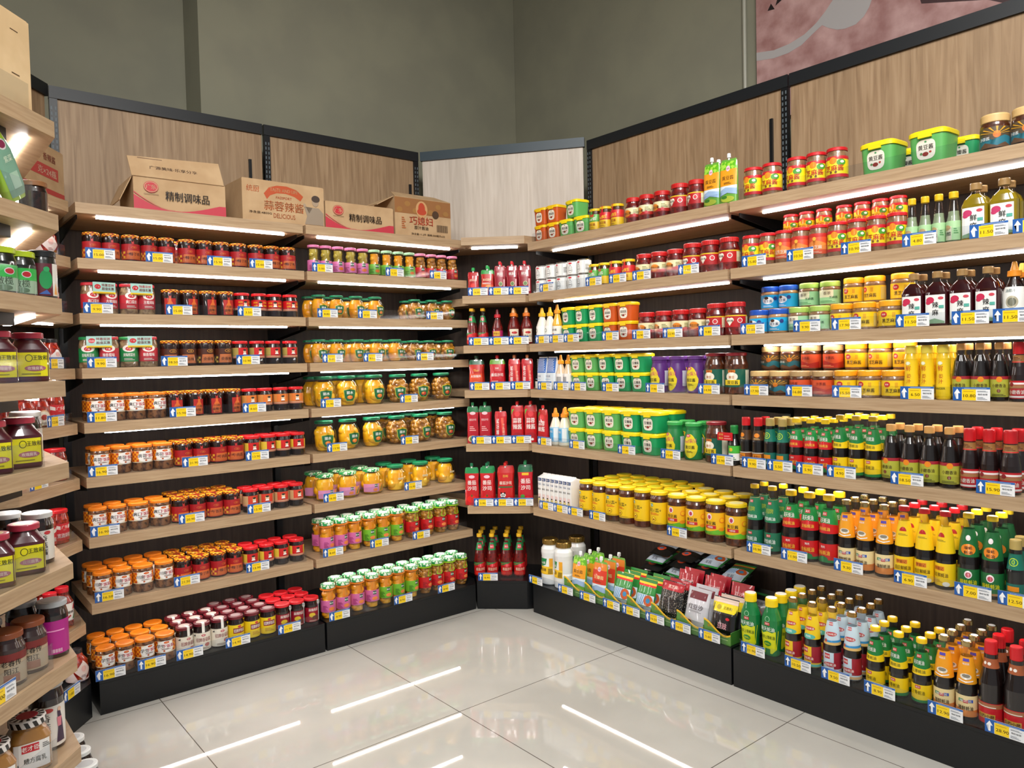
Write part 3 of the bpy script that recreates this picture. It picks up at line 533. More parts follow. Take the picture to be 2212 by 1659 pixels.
rd('rdR', 'red-lid bean paste jar with red label', 4.5, 14, 'b81a20', lambda H: [('r', -15, 7.9, 15, 8.4, 'e0b820'), ('e', -1.8, 6.4, 1.0, .9, 'f2ecd8'), ('e', -.3, 6.4, 1.0, .9, 'f2ecd8'), ('p', [(-2.8, 6.3), (.7, 6.3), (-1.05, 3.9)], 'f2ecd8'), ('t', '郫县豆瓣', -1.05, 6.0, .9, '20201c', 2.8), ('e', 3.2, 6.1, 1.1, 1.1, 'f0e0d8'), ('e', 3.2, 6.1, .8, .8, 'd03a44'), ('r', 6, 3.6, 10, 7.8, 'dcd4b0')])
# can
mb = MB(); s = [(0, 3.55), (.25, 3.75), (6.7, 3.75), (7.0, 3.55), (7.3, 3.7)]
loft(mb, norm(s), [(.25, '*b8b8b8'), (6.7, 'efefec'), (99, '*c0c0c0')], 24)
reg('can', 'food_can', 'can', 'white can with fine black line print', 7.5, 7.5, 7.3, [('body', mb.mesh('body'), []), ('label', band(s, .4, 6.6, None, 'efefec', [('p', [(-1.2, 3.4), (0, 5.2), (1.2, 3.4), (1.05, 3.4), (0, 4.95), (-1.05, 3.4)], K_), ('e', 0, 2.3, 1.3, 1.15, '3a3a3a'), ('e', 0, 2.3, 1.2, 1.05, 'f2f2ee'), ('t', '甜面酱', 0, 2.3, .6, K_), ('e', 0, 5.9, 1.1, .42, 'd83040'), ('r', 3.6, .6, 3.7, 6.4, K_), ('r', -3.7, .6, -3.6, 6.4, K_), ('lines', 4.2, 2, 6.5, 5, 5, '8a8a8a')]), [])], 'stacked white cans')
# lattice bag
s = [(0, 3.9, 2.6, 4), (10, 3.9, 2.4, 4), (16, 3.8, 1.2, 3), (18.6, 3.7, .15, 2)]
ops = [('r', -3.6, 9.5, 3.6, 18, '2a6ac0')] + [('p', [(x, y - .28), (x + .28, y), (x, y + .28), (x - .28, y)], 'f2f6fa') for j in range(11) for i in range(7) for x, y in [(-3.0 + i + (.5 if j % 2 else 0), 10.4 + j * .68)] if x < 3.4] + [('t', '沙拉酱', 0, 7.6, 1.2, '3a5a8a'), ('lines', -2.4, 5.6, 2, 6.4, 2, '8ab0d0'), ('r', -3.6, .6, 3.6, 4.6, 'ece6d4')]
mb = MB(); art(mb, Surf(s, 1, 17), ops, .04)
reg('lat', 'salad_dressing_bag', 'bag', 'blue lattice-print salad dressing bag', 7.8, 5.2, 18.6, [('body', bodym(s, '+e4ecf2', 32), []), ('label', mb.mesh('label'), [])], 'blue lattice bags')
def yes(k, look, base, lid_):
    R = 4.2; s = [(0, 3.6), (.5, 4.0), (9, 4.2), (11.6, 3.7), (13.4, 3.3), (15.2, 3.4)]
    P = [(3.0 * math.cos(a), 6.3 + 5.4 * math.sin(a)) if math.sin(a) > 0 else (3.6 * math.cos(a), 6.3 + 5.4 * math.sin(a)) for a in [i * math.pi / 12 for i in range(24)]]
    ops = [('p', P, 'e4d020'), ('t', 'Yes!黄豆', 0, 8.6, 1.9, 'c82a6a', 6.4, .08), ('e', -.8, 10.9, 1.2, .7, 'd0303a'), ('t', '海天', -.8, 10.9, .7, W_), ('t', '黄豆酱', 0, 5.8, 1.6, '2a2418', 4.4), ('lines', -1.6, 3.4, 1.4, 4.4, 2, '6a5a20'), ('r', 6, 3, 9, 10, 'c8c8d0')]
    reg(k, 'soybean_sauce_jar', 'jar', look, 8.4, 8.4, 16.6, [('body', bodym(s, base, 24), []), ('lid', lid(3.7, 15, 1.6, lid_), []), ('label', band(s, .8, 11.8, None, base, ops), [])], 'large yes-label jars')
yes('ysP', 'purple sleeved jar with yellow oval label', '5a2a78', '6a3a8a'); yes('ysG', 'green sleeved jar with yellow oval label', '1a7a3c', '3aa850')
s = jarsecs(4.9, 17.6, .8, .78, lh=1.4)
reg('brn', 'soybean_sauce_jar', 'jar', 'large brown jar with dark green label', 9.8, 9.8, 17.6, [('body', bodym(s, 'bean', 26), []), ('lid', lid(4.4, 16.2, 1.4, '8a1420'), []), ('label', band(s, 3.0, 10.6, None, '145a48', [('e', 0, 7.4, 2.6, 1.9, 'efe6d4'), ('r', -1.6, 9.2, 1.6, 10.3, 'e8862c'), ('t', '李锦记', 0, 9.75, .8, '8a1c10'), ('t', '黄豆', 0, 7.2, 1.2, 'c87828'), ('r', -3.4, 3.9, 3.4, 6.1, 'f0d020'), ('t', '黄豆酱', .4, 5.0, 1.6, '1c1a14', 4.6), ('r', 6, 3.4, 9.4, 10.2, 'd8d8c0')]), [])], 'large brown soybean jars')
s = [(0, 2.3), (.4, 2.5), (8.5, 2.5), (11, 1.6), (12.8, 1.2), (14.4, 1.2)]
mb = MB(); art(mb, Plane(-2.75), [('r', -6.4, 10.4, .4, 13.8, 'c8141c'), ('t', '促销', -4.8, 12.9, .9, 'f0c860'), ('t', '赠品', -4.8, 11.4, .9, 'f0c860'), ('lines', -3.4, 11, -.4, 13, 2, 'e88080')])
mb.add([(-6.4, -2.74, 10.4), (.4, -2.74, 10.4), (.4, -2.74, 13.8), (-6.4, -2.74, 13.8)], [(0, 1, 2, 3), (3, 2, 1, 0)], 'c8141c')
reg('vin', 'soy_sauce_bottle', 'bottle', 'small black bottle with green cap and label', 5, 5, 16.6, [('body', bodym(s, '+0c0a0a', 20), []), ('cap', lid(1.7, 13.2, 3.6, '1f8a3c', 'ridge', '146a2c'), []), ('label', band(s, 2, 8.2, None, 'eeeeea', [('r', -4, 5, 4, 8.2, '4ab83c'), ('e', -.6, 6.6, .8, .8, 'e8c830'), ('lines', -1.6, 2.4, 1.6, 4.4, 3, '3a7a4a')]), []), ('promo_card', mb.mesh('promo_card'), [])], 'small green-capped bottles')
# baby sauce sachets
mb = MB(); art(mb, Surf([(0, 1.6, 4.5, 6), (18, 1.6, 4.5, 6)], 1, 17), [('r', -1.5, .2, 1.5, 7.4, 'ead0cc'), ('r', -1.5, 7.4, 1.5, 12, 'eceae6'), ('r', -1.4, 14.6, 1.4, 16.2, '2a4a80'), ('t', '酱油', 0, 15.4, .9, W_), ('t', '儿童', 0, 12.9, 1.0, '3a5a8a', 2.4), ('t', '番茄', 0, 10.2, 1.0, '6a6a6a', 2.2), ('e', 0, 3.6, 1.2, 1.7, 'e8d890'), ('e', -.4, 4.1, .2, .2, K_), ('e', .4, 4.1, .2, .2, K_), ('p', [(-.6, 3.2), (.6, 3.2), (0, 2.7)], 'c85a3a'), ('e', 0, 5.4, .6, .4, '3a2a20')], .04)
reg('bab', 'baby_sauce_box', 'box', 'slim white carton with small face drawing', 3.2, 9, 18, [('body', bodym([(0, 1.6, 4.5, 7), (16.6, 1.6, 4.5, 7), (17.9, 1.55, .3, 5), (18.4, 1.5, .12, 4)], 'efeeec', 28), []), ('label', mb.mesh('label'), [])], 'slim white sauce cartons')
stdjar('hdA', 'soybean_sauce_jar', 'tall yellow-lid jar with plain yellow label', 4.3, 18, 'f0cc14', 'bean', [('t', '黄豆酱+', .4, 9.6, 1.9, '3a3010', 6.4), ('r', -1.8, 11.2, -.4, 12.6, '2a9a8a'), ('t', '新品', -1.1, 11.9, .8, W_), ('lines', -2, 7.4, 2.4, 8.6, 2, 'd8501c'), ('e', 0, 5.4, 1.2, 1.1, '6a5010'), ('e', 0, 5.4, 1.05, .95, 'f2c814'), ('e', 0, 5.3, .5, .4, '8a3a14'), ('lines', -4, 3.6, 4, 3.9, 1, 'c89a18')], 3.0, 13.2, 'f2c814', 1.5, .96, 'disc', 'c8cc28', 'tall yellow-label soybean jars', neck=.86, sh=.9)
stdjar('hdB', 'soybean_sauce_jar', 'tall yellow-lid jar with leafy label', 4.7, 18, 'f0cc14', 'bean', [('e', -.4, 11.2, 1.2, 1.4, 'f4e0e4'), ('e', -.4, 11.0, .7, .9, 'b83a5a'), ('t', '黄豆酱', 0, 8.4, 1.5, '2a2010', 5), ('r', -2.6, 6.0, 2.6, 7.4, 'c8202a'), ('t', '0添加', 0, 6.7, .9, W_), ('p', [(-14, 3.4), (-14, 4.4), (0, 4.8), (4, 5.8), (8, 7), (14, 5), (14, 3.4)], '6ab82c'), ('e', 5, 5.8, 1.4, .8, 'e8901c'), ('e', -3, 4.2, 1.4, .5, '3a8a2c'), ('e', 5.2, 9.8, 1.2, 1.1, 'e86a2c'), ('e', 5.2, 9.8, 1.0, .9, 'f4bc1c'), ('bars', 7.2, 3.8, 10.5, 5.8, 14, K_)], 3.2, 13, 'f4bc1c', 1.5, .96, 'disc', 'e8e0a0', 'tall leafy-label soybean jars', neck=.86, sh=.9)
s = [(0, 4.9), (.5, 5.3), (7, 5.3), (8, 4.9), (15, 4.9), (17.5, 5.2), (19.5, 5.0), (21, 4.0), (22, 3.7)]
reg('wjr', 'plastic_sauce_jug', 'jar', 'white plastic jar with gold screw lid', 10.6, 10.6, 25, [('body', bodym(s, '+eeeeec', 26), []), ('lid', lid(4.4, 21.8, 3.0, '*a08040', 'ridge', '806020'), []), ('label', band(s, 5.8, 14.6, 4.4, 'f0c020', [('r', -4.4, 10, 2.4, 14.6, 'eeeeea'), ('p', [(-4.2, 14.4), (1.2, 14.4), (.4, 11), (-2.6, 9.8), (-4.2, 11)], '1c8a4a'), ('t', 'Yes!酱', -1.8, 12, 1.4, 'f4f0e8', 4), ('t', '黄豆酱', -1.4, 8.2, 1.6, '3a2a10', 4), ('bars', 1.8, 6.2, 4.2, 9, 10, K_), ('r', 2.4, 10.2, 4.4, 14.6, 'f0a820')]), [])], 'white jars with gold lids')
# sesame jars
def ss(k, look, base, ops):
    stdjar(k, 'sesame_paste_jar', look, 3.9, 13.2, 'cc1820', 'sesame', ops, 2.0, 9.8, base, 1.3, .96, 'plain', 'ffffff', 'red-lidded sesame jars', neck=.88, sh=.82)
ss('ssA', 'red-lid jar, yellow-red sesame label', 'f0d818', [('r', -13, 8.6, 13, 9.8, 'c8202a'), ('r', -13, 2.0, 13, 3.2, 'c8202a'), ('e', 0, 8.2, 1.3, 1.2, 'e88a20'), ('e', 2.9, 7.4, 1.6, 1.2, '4a9a30'), ('e', 3.2, 7.6, .7, .5, 'e8f0e0'), ('t', '芝麻酱', .4, 5.4, 2.2, 'c8281c', 6.6), ('t', '国', -3.6, 6.8, 1.4, 'a02018'), ('e', -.7, 3.9, .4, .4, '7a4a20'), ('e', 1.0, 3.9, .4, .4, '7a4a20')])
ss('ssB', 'red-lid jar, orange-red sesame label', 'd8502c', [('r', -13, 8.4, 13, 9.8, 'c83028'), ('p', [(-5, 5.5), (0, 7.4), (5, 5.9), (5, 3.6), (-5, 3.6)], 'e88a3c'), ('t', '花生芝麻', 0, 4.6, 1.5, 'f4e8d8', 6), ('e', 0, 7.8, .8, .7, 'f0b040'), ('lines', -3, 2.4, 3, 3.2, 2, 'f0c0a0')])
s = [(0, 2.1), (.3, 2.3), (7, 2.3), (9, 1.9), (14, 1.1), (15.2, 1.1)]
reg('ycv', 'vinegar_bottle', 'bottle', 'slim clear bottle with yellow cap', 4.6, 4.6, 17, [('body', bodym(s, 'glass', 18), []), ('cap', lid(1.45, 14.9, 2.1, 'f2cc14', 'ridge', 'd8b010'), []), ('vinegar', bodym([(z + .12, r * .9) for z, r in s[:4]] + [(10.5, 1.6)], '+8a9a7a', 16), []), ('label', band(s, .8, 7.2, None, 'a8d09a', [('r', -2.6, .9, .6, 5.4, 'd8d4bc'), ('e', -1, 5.0, 1.3, .9, 'b8a070'), ('t', '白醋', -.9, 3, 1.3, '2a4a3a'), ('lines', 1.2, 3, 2.6, 5, 3, '5a9a5a')]), [])], 'yellow-capped vinegar bottles')
def oil(k, look, liq, tc, deco):
    s = [(0, 3.8, 2.4, 4), (.4, 4.0, 2.6, 4), (11.5, 4.0, 2.6, 4), (13.5, 3.2, 2.2, 3), (15, 1.6, 1.5, 2.2), (16, 1.25, 1.25, 2), (17, 1.25, 1.25, 2)]
    reg(k, 'flavoured_oil_bottle', 'bottle', look, 8, 5.2, 18.6, [('body', bodym(s, [(15, liq), (99, 'glass')], 32), []), ('cap', lid(1.75, 16.4, 2.2, 'b8925c', 'ridge', 'a07c48'), []), ('label', band(s, .8, 10.6, 3.3, 'eeeeea', [('e', -1.6, 8.8, 1.4, 1.1, deco), ('e', -2.2, 8.0, .9, .7, deco), ('e', 2.0, 9.4, .9, .5, 'd04a5a'), ('t', tc[0], .2, 7.2, 2.0, K_), ('t', tc[1], .2, 4.6, 2.0, K_), ('r', 1.4, 6.0, 3.0, 7.0, '5ab0a0'), ('p', [(-3.2, .9), (-3.2, 1.8), (0, 2.6), (3.2, 1.6), (3.2, .9)], '8aac8a')]), [])], 'flat oil bottles with tan caps')
oil('olG', 'flat golden oil bottle', 'oilG', '鲜麻', 'c83a6a'); oil('olD', 'flat dark red oil bottle', 'oilD', '辣麻', 'c82a50')
def pb(k, look, lc, body, base, ops, g, R=3.9, H=9.8):
    s = jarsecs(R, H, .9, .88, lh=2.0)
    reg(k, 'nut_butter_jar', 'jar', look, 2 * R, 2 * R, H, [('body', bodym(s, body, 24), []), ('lid', lid(R * .97, H - 2.2, 2.2, lc, 'ridge', lc), []), ('label', band(s, .9, 6.3, None, base, ops), [])], g)
pb('pbB', 'blue-lid peanut butter jar', '1c50b4', 'peanut', '1ca8dc', [('e', 0, 4.0, 2.3, 1.5, 'f0f0ee'), ('e', -.6, 5.0, .9, .6, '4a2a14'), ('t', '花生酱', 0, 3.7, 1.1, '2a3a6a'), ('e', 3, 4.8, .8, .8, '2a3a80'), ('lines', -2, 1.4, 2, 2.2, 2, 'e8f4f8')], 'blue-lidded peanut butter jars')
pb('pbG', 'lime-lid sesame paste jar', 'a4c45a', 'sesame', '9ccfa0', [('r', -5, 3.4, 2.4, 6.3, 'ece8d0'), ('t', '香浓', 0, 5.0, 1.3, '5a4020'), ('t', '芝麻酱', 2.4, 3.4, 1.0, '2a5a3a'), ('lines', -3, 1.4, 3, 2.4, 2, '5a9a6a')], 'light green-lidded sesame jars')
pb('pbY', 'yellow-lid sesame butter jar', 'f0a818', 'sesame', 'f4cc1c', [('e', -1.6, 4.9, 1.2, 1.0, 'c8302c'), ('t', '四季', -1.6, 4.9, .6, W_), ('t', '黑芝麻酱', .6, 2.7, 1.5, '3a2a14', 5.4), ('r', 1.2, 4, 2.2, 5.6, 'e0a820'), ('r', 5, 1.2, 8, 5.8, 'dcc870')], 'yellow-lidded sesame butter jars', 4.1, 10)
pb('pbT', 'tan-lid jar, sunrise label', 'd8b478', 'bean', '5a4a34', [('p', [(-6, 3.2), (-3, 4), (0, 3.0), (3, 4), (6, 3.4), (6, 1.0), (-6, 1.0)], '2a7a8a'), ('e', 1.0, 4.3, 1.0, .9, 'e07a28'), ] + [('p', [(1.0, 4.3), (1 + 5 * math.cos(a), 4.3 + 2.0 * math.sin(a)), (1 + 5 * math.cos(a + .12), 4.3 + 2.0 * math.sin(a + .12))], 'd8a02c') for a in (.3, .7, 1.1, 1.5, 1.9, 2.3, 2.7)] + [('t', '沙茶酱', -2.2, 3.4, .9, W_), ('p', [(-4, 1), (-2, 2.4), (1, 1.4), (3, 2.2), (5, 1)], '6a4a30')], 'tan-lidded sauce jars')
pb('pbR', 'square tan-lid jar, red label', 'b89868', 'bean', 'd8542c', [('p', [(-6, 1), (-6, 2.6), (-2, 3.8), (2, 2.6), (6, 3.4), (6, 1)], 'b8281c'), ('t', '沙茶酱', .4, 4.8, 1.2, '7a1c10', 3.6), ('lines', -3, 1.4, 2, 2.2, 2, 'e8a070')], 'red-label tan-lidded jars')
s = [(0, 2.3), (.4, 2.5), (4, 2.55), (9, 2.2), (14, 2.45), (15, 2.2), (16, 1.9)]
reg('ylb', 'ginger_juice_bottle', 'bottle', 'yellow plastic ginger juice bottle', 5.1, 5.1, 18.6, [('body', bodym(s, '+f0c81c', 20), []), ('cap', lid(2.2, 15.8, 2.8, 'f4dc50'), []), ('label', band(s, 1, 13.5, None, 'f2cc1c', [('t', '鲜', 0, 10.6, 1.9, 'c8401c'), ('t', '姜', .2, 8.0, 1.5, 'c8501c'), ('t', '汁', .2, 6.2, 1.5, 'c8501c'), ('t', 'GINGER', -.2, 3.8, .7, '5a5a14'), ('e', 0, 12.4, .8, .6, 'e8e8c8'), ('bars', 3.2, 2, 5, 5, 9, '5a5a30')]), [])], 'yellow ginger juice bottles')
# dark bottles
def bot(k, name, look, R, H, capr, caph, capc, zones, labs, g, sh=.52, nk=.78, capst='plain', neckr=None, cat='bottle', seg=20):
    nr = neckr or capr * .9; b = H - caph
    s = [(0, R * .94), (.4, R), (b * sh, R), (b * nk, (R + nr) * .52), (b * .9, nr), (b + .1, nr)]
    parts = [('body', bodym(s, zones(b) if callable(zones) else zones, seg), []), ('cap', lid(capr, b, caph, capc, capst, 'ffffff'), [])]
    for nm, v0, v1, base, ops in labs: parts.append((nm, band(s, v0 * b, v1 * b, None, base, ops(b)), []))
    reg(k, name, cat, look, 2 * R, 2 * R, H, parts, g)
dk = lambda b: [(b * .86, '+120a08'), (99, 'glass')]
bot('seB', 'sesame_oil_bottle', 'sesame oil bottle, tan cap, olive label', 3.1, 20.5, 1.65, 2.4, 'e0a860', dk, [('label', .08, .48, 'b0b03c', lambda b: [('r', -10, b * .42, 10, b * .48, 'a02430'), ('e', .2, b * .42, 1.0, 1.0, 'e8881c'), ('t', '小磨香油', 0, b * .3, 1.3, '4a3a14', 4.6), ('e', 0, b * .2, .6, .6, '7a3a1c'), ('lines', -2.4, b * .1, 2.4, b * .15, 2, '6a6a2a')])], 'tan-capped sesame oil bottles', sh=.5)
bot('rcB', 'sesame_oil_bottle', 'dark oil bottle with tall red cap', 3.0, 20.5, 2.0, 4.2, 'd0141e', '+1a0a0a', [('label', .06, .44, 'b81824', lambda b: [('r', -10, b * .36, 10, b * .4, 'efe6e0'), ('r', -10, b * .28, 10, b * .35, 'a07048'), ('t', '小磨香油', 0, b * .2, 1.5, 'f2e8dc', 5.4), ('r', -10, b * .08, 10, b * .12, 'e8dcd8'), ('e', -1.6, b * .36, .8, .7, '8a1c20')]), ('neck_label', .82, .98, 'a0703c', lambda b: [('r', -6, b * .825, 6, b * .845, 'c81c28'), ('lines', -1.5, b * .87, 1.5, b * .95, 3, '5a2a14')])], 'red-capped sesame oil bottles', sh=.56, nk=.74, neckr=1.9)
bot('soR', 'soy_sauce_bottle', 'slim soy bottle with tall red cap', 2.6, 20.5, 1.75, 3.6, 'd81c24', '+0c0806', [('label', .05, .36, 'dcd4c0', lambda b: [('r', -9, b * .2, 9, b * .34, '8a4a1c'), ('r', -1.7, b * .22, 1.7, b * .32, 'e8901c'), ('t', '李锦记', 0, b * .27, .8, '7a1c10'), ('lines', -2, b * .08, 2, b * .16, 2, '8a6a4a')]), ('neck_label', .66, .9, '4a3018', lambda b: [('e', 0, b * .78, 1.1, .9, 'e8861c'), ('lines', -1.2, b * .68, 1.2, b * .72, 2, 'd8b070')])], 'slim red-capped soy bottles', sh=.62, nk=.7, neckr=1.9)
bot('soG', 'seasoning_sauce_bottle', 'slim dark bottle, gold cap, teal labels', 2.6, 20.5, 1.75, 3.2, 'b8a05c', '+0c0c0a', [('label', .05, .38, '1a6a5c', lambda b: [('r', -1.7, b * .24, 1.7, b * .33, 'e8901c'), ('t', '蒸鱼豉油', 0, b * .14, 1.2, 'e8ece4', 4)]), ('neck_label', .64, .93, '14705c', lambda b: [('e', 0, b * .78, 1.3, 1.3, 'b8d820'), ('e', 0, b * .78, 1.05, 1.05, '14705c'), ('t', '0', 0, b * .78, 1.4, 'b8d820')])], 'gold-capped teal-label bottles', sh=.6, nk=.7, neckr=1.8)
bot('rcT', 'soy_sauce_bottle', 'tall dark bottle, red cap, red label', 3.5, 28, 1.9, 4.4, 'd0141e', '+140807', [('label', .05, .34, 'c8202a', lambda b: [('r', -12, b * .27, 12, b * .33, 'a86a44'), ('r', -2.4, b * .12, 2.8, b * .19, 'c8a040'), ('t', '白灼小磨', .2, b * .155, 1.2, '3a1410', 4.6), ('lines', -3, b * .28, 3, b * .31, 1, 'efe0d0')]), ('neck_label', .82, .95, 'a85a34', lambda b: [('e', -.8, b * .88, .5, .5, 'f0e8e0'), ('e', .5, b * .88, .5, .5, 'f0e8e0')])], 'tall red-capped bottles', sh=.6, nk=.74, neckr=2.0)
def oys(k, look, R, H, capc, up, low, g, body='+100a08', capst='disc', capr=1.75, caph=1.7, nb=.86, lb=.34, c2='d8b414'):
    bot(k, 'oyster_sauce_bottle', look, R, H, capr, caph, capc, lambda b: [(b * .8, body), (99, 'glass')], [('label', .05, lb, low[0], low[1]), ('neck_label', .5, nb, up[0], up[1])], g, sh=.4, nk=.72, capst=capst, neckr=1.55)
logo = lambda y, x=0: [('r', x - .9, y - .55, x + .9, y + .55, 'c8202c'), ('t', '海天', x, y, .7, W_)]
oys('oyR', 'oyster bottle, green-red neck, red label', 3.05, 21, 'f2c814', ('1c8a40', lambda b: [('p', [(-8, b * .5), (8, b * .5), (8, b * .6), (0, b * .66), (-8, b * .58)], 'c8181c')] + logo(b * .8) + [('t', '海天蚝油', 0, b * .7, 1.5, W_, 3.6), ('t', '金标蚝油', 0, b * .57, 1.1, 'f0c040', 3.6)]), ('c8181c', lambda b: logo(b * .29) + [('t', '金标蚝油', 0, b * .2, 1.4, 'f0c040', 4.2), ('r', -10, b * .05, 10, b * .09, '1c7a3c'), ('e', 0, b * .1, 1.6, .9, '1c7a3c')]), 'red-label oyster sauce bottles')
oys('oyY', 'oyster bottle, green-yellow neck, yellow label', 3.2, 23, 'f2c814', ('1a7a38', lambda b: [('p', [(-9, b * .5), (9, b * .5), (9, b * .66), (2, b * .6), (-9, b * .64)], 'f0cc14')] + logo(b * .8) + [('t', '海天蚝油', 0, b * .7, 1.5, W_, 3.6), ('t', '上等蚝油', 0, b * .56, 1.2, '6a6a1c', 4)]), ('f0cc14', lambda b: logo(b * .3) + [('t', '上等蚝油', 0, b * .21, 1.4, '5a5414', 4.4), ('p', [(-10, b * .05), (10, b * .05), (10, b * .12), (0, b * .09), (-10, b * .13)], '1a7a38')]), 'yellow-label oyster sauce bottles')
oys('oyG', 'oyster bottle with teal-green labels', 3.4, 27.5, 'f2c814', ('1a7a50', lambda b: logo(b * .8) + [('t', '招牌', 0, b * .68, 2.0, 'a8b83c', 3.4), ('t', '拌馅蚝油', 0, b * .56, 1.4, 'e8f0e8', 4.6), ('r', -8, b * .855, 8, b * .86, 'd8b478')]), ('1a7050', lambda b: logo(b * .29) + [('t', '拌馅蚝油', 0, b * .2, 1.8, 'e8f0e8', 5.4), ('e', 0, b * .11, 1.9, .5, 'd8c890')]), 'teal-label oyster sauce bottles')
oys('oyO', 'oyster bottle with orange neck wrap', 3.2, 26, '*c0a870', ('f0a01c', lambda b: [('r', -1.2, b * .8, 1.2, b * .84, '5a4ab0'), ('t', '味达美', 0, b * .77, .7, 'f4f0e8'), ('e', 0, b * .6, 1.6, 1.0, 'e8e0d0'), ('e', .1, b * .61, 1.1, .6, '8a8474'), ('p', [(-2, b * .54), (0, b * .52), (2, b * .54), (2, b * .555), (0, b * .535), (-2, b * .555)], 'f4f0e8')]), ('ecd8a0', lambda b: [('p', [(-11, b * .05), (11, b * .05), (11, b * .16), (0, b * .14), (-11, b * .2)], 'd8843c'), ('r', -2.2, b * .25, -.7, b * .29, '3a8a5a'), ('r', -.7, b * .24, .7, b * .28, 'c83040'), ('r', .7, b * .25, 2.2, b * .29, '3a5ab0'), ('t', '味达美', 0, b * .268, .8, W_, 3.4), ('t', '臻鲜蚝油', 0, b * .17, 1.4, '3a1c10', 4.4)]), 'orange-wrapped oyster sauce bottles')
oys('oyL', 'oyster bottle, red cap, yellow neck wrap', 3.5, 26.5, 'c8141e', ('f4cc14', lambda b: [('p', [(1.3 * math.cos(a), b * .72 + 1.5 * math.sin(a)) for a in [i * math.pi / 8 for i in range(9)]], 'b8201c'), ('lines', -1.6, b * .66, 1.6, b * .69, 2, '8a7a20')]), ('f4cc14', lambda b: [('r', -2.4, b * .26, 1.6, b * .32, 'e8881c'), ('t', '李锦记', -.4, b * .29, 1.1, '8a3010'), ('t', '旧庄鲜蚝油', 0, b * .2, 1.5, '5a3c10', 5.6), ('e', 2.2, b * .08, 1.2, .8, 'e8e4d4'), ('lines', -3, b * .1, 1, b * .14, 2, 'c89a18')]), 'yellow-label red-cap oyster bottles', capr=1.9, lb=.36)
oys('oyH', 'oyster bottle, green labels, orange disc', 3.5, 27, 'f0cc1c', ('1a6a34', lambda b: [('e', 0, b * .6, 2.2, 1.8, 'e8861c'), ('t', '壕蚝', 0, b * .62, 1.1, K_), ('t', '蚝油', 0, b * .56, 1.1, K_), ('e', 0, b * .75, .8, .9, 'f0e4e4')]), ('1a6a34', lambda b: [('e', 0, b * .27, 1.2, 1.3, 'f0e4e4'), ('e', 0, b * .265, .8, .9, 'b03a4a'), ('t', '壕蚝蚝油', 0, b * .17, 1.6, 'e8dc20', 5.4), ('r', -11, b * .05, 11, b * .08, 'b8864c')]), 'green-label oyster sauce bottles')
pn = lambda up: ([('r', -1, 0, 1, 0, 'c8202c')] and (lambda b: [('r', -.9, b * .8, .9, b * .85, 'c82a3a'), ('t', '味味', 0, b * .825, .8, W_), ('e', .2, b * .67, 2.0, .8, 'c8202a'), ('t', '金标蚝油', .2, b * .67, .9, W_, 3.2)] + up(b)))
pl = lambda c2: (lambda b: [('r', 1.2, b * .12, 11, b * .38, 'a01c2c'), ('r', -2.3, b * .28, -.2, b * .36, 'c8303c'), ('t', '味味', -1.2, b * .32, .9, W_), ('e', -.2, b * .19, 2.5, .85, 'b8202c'), ('t', '金标蚝油', -.2, b * .19, 1.1, W_, 4), ('r', -11, b * .06, 11, b * .1, c2)])
oys('pnY', 'oyster bottle with yellow neck, red-yellow label', 3.2, 26, '*b08a4c', ('f2cc1c', pn(lambda b: [('e', -.2, b * .54, 2.4, 1.0, '5ab8a8'), ('t', '海蚝', -.2, b * .545, .9, 'e8f4f0')])), ('f0c41c', pl('5ab8a8')), 'yellow-neck oyster bottles', lb=.38)
oys('pnB', 'oyster bottle with pale blue seaside wrap', 3.2, 26, '*b08a4c', ('c8dce8', pn(lambda b: [('p', [(-9, b * .5), (9, b * .5), (9, b * .55), (-9, b * .53)], 'e0b870'), ('p', [(-9, b * .53), (9, b * .55), (9, b * .6), (0, b * .57), (-9, b * .58)], '3a90c8'), ('e', -1.6, b * .56, .5, .6, 'c85030')])), ('c8dce8', pl('d8b078')), 'pale blue oyster bottles', lb=.38)
s = [(0, 3.0, 2.6, 2.6), (.5, 3.3, 2.9, 2.6), (5, 3.5, 3.0, 2.6), (11, 4.1, 3.3, 2.6), (15, 4.0, 3.2, 2.4), (18, 3.0, 2.6, 2.2), (20, 2.2, 2.2, 2), (20.6, 2.2, 2.2, 2)]
cp = MB(); lathe(cp, [(20.2, 2.55), (23, 2.5), (23.6, 2.3)], 'f4d414'); lathe(cp, [(23.5, 2.2), (23.7, 2.15)], 'f2f2ea')
reg('sqg', 'oyster_sauce_squeeze_bottle', 'bottle', 'fat green squeeze bottle, yellow cap', 8.2, 6.6, 23.7, [('body', bodym(s, '+147a3c', 28), []), ('cap', cp.mesh('cap'), []), ('label', band(s, 1.2, 17, 3.9, '147a3c', [('p', [(-3.7, 3), (-2.2, 1.3), (2.2, 1.3), (3.7, 3), (3.8, 11), (2, 10), (0, 10.4), (-2, 9.4), (-3.8, 10.6)], 'dce010'), ('r', -1.3, 1.2, 1.3, 3.2, '147a3c'), ('e', 0, 15.4, 1.1, 1.1, 'a8d8b0'), ('e', 0, 15.4, .9, .9, '147a3c'), ('r', -1.1, 12.9, 1.1, 14.1, 'c8202c'), ('t', '海天', 0, 13.5, .8, W_), ('t', '海天蚝油', 0, 11.4, 1.8, 'e8f4e8', 5.8), ('t', '海天上等蚝油', 0, 8, 1.5, '3a5a10', 6.2), ('e', 0, 5.4, 1.8, 1.0, '2a8a3c'), ('lines', -1.4, 5, 1.4, 5.8, 2, 'dce010')]), [])], 'green squeeze oyster bottles')
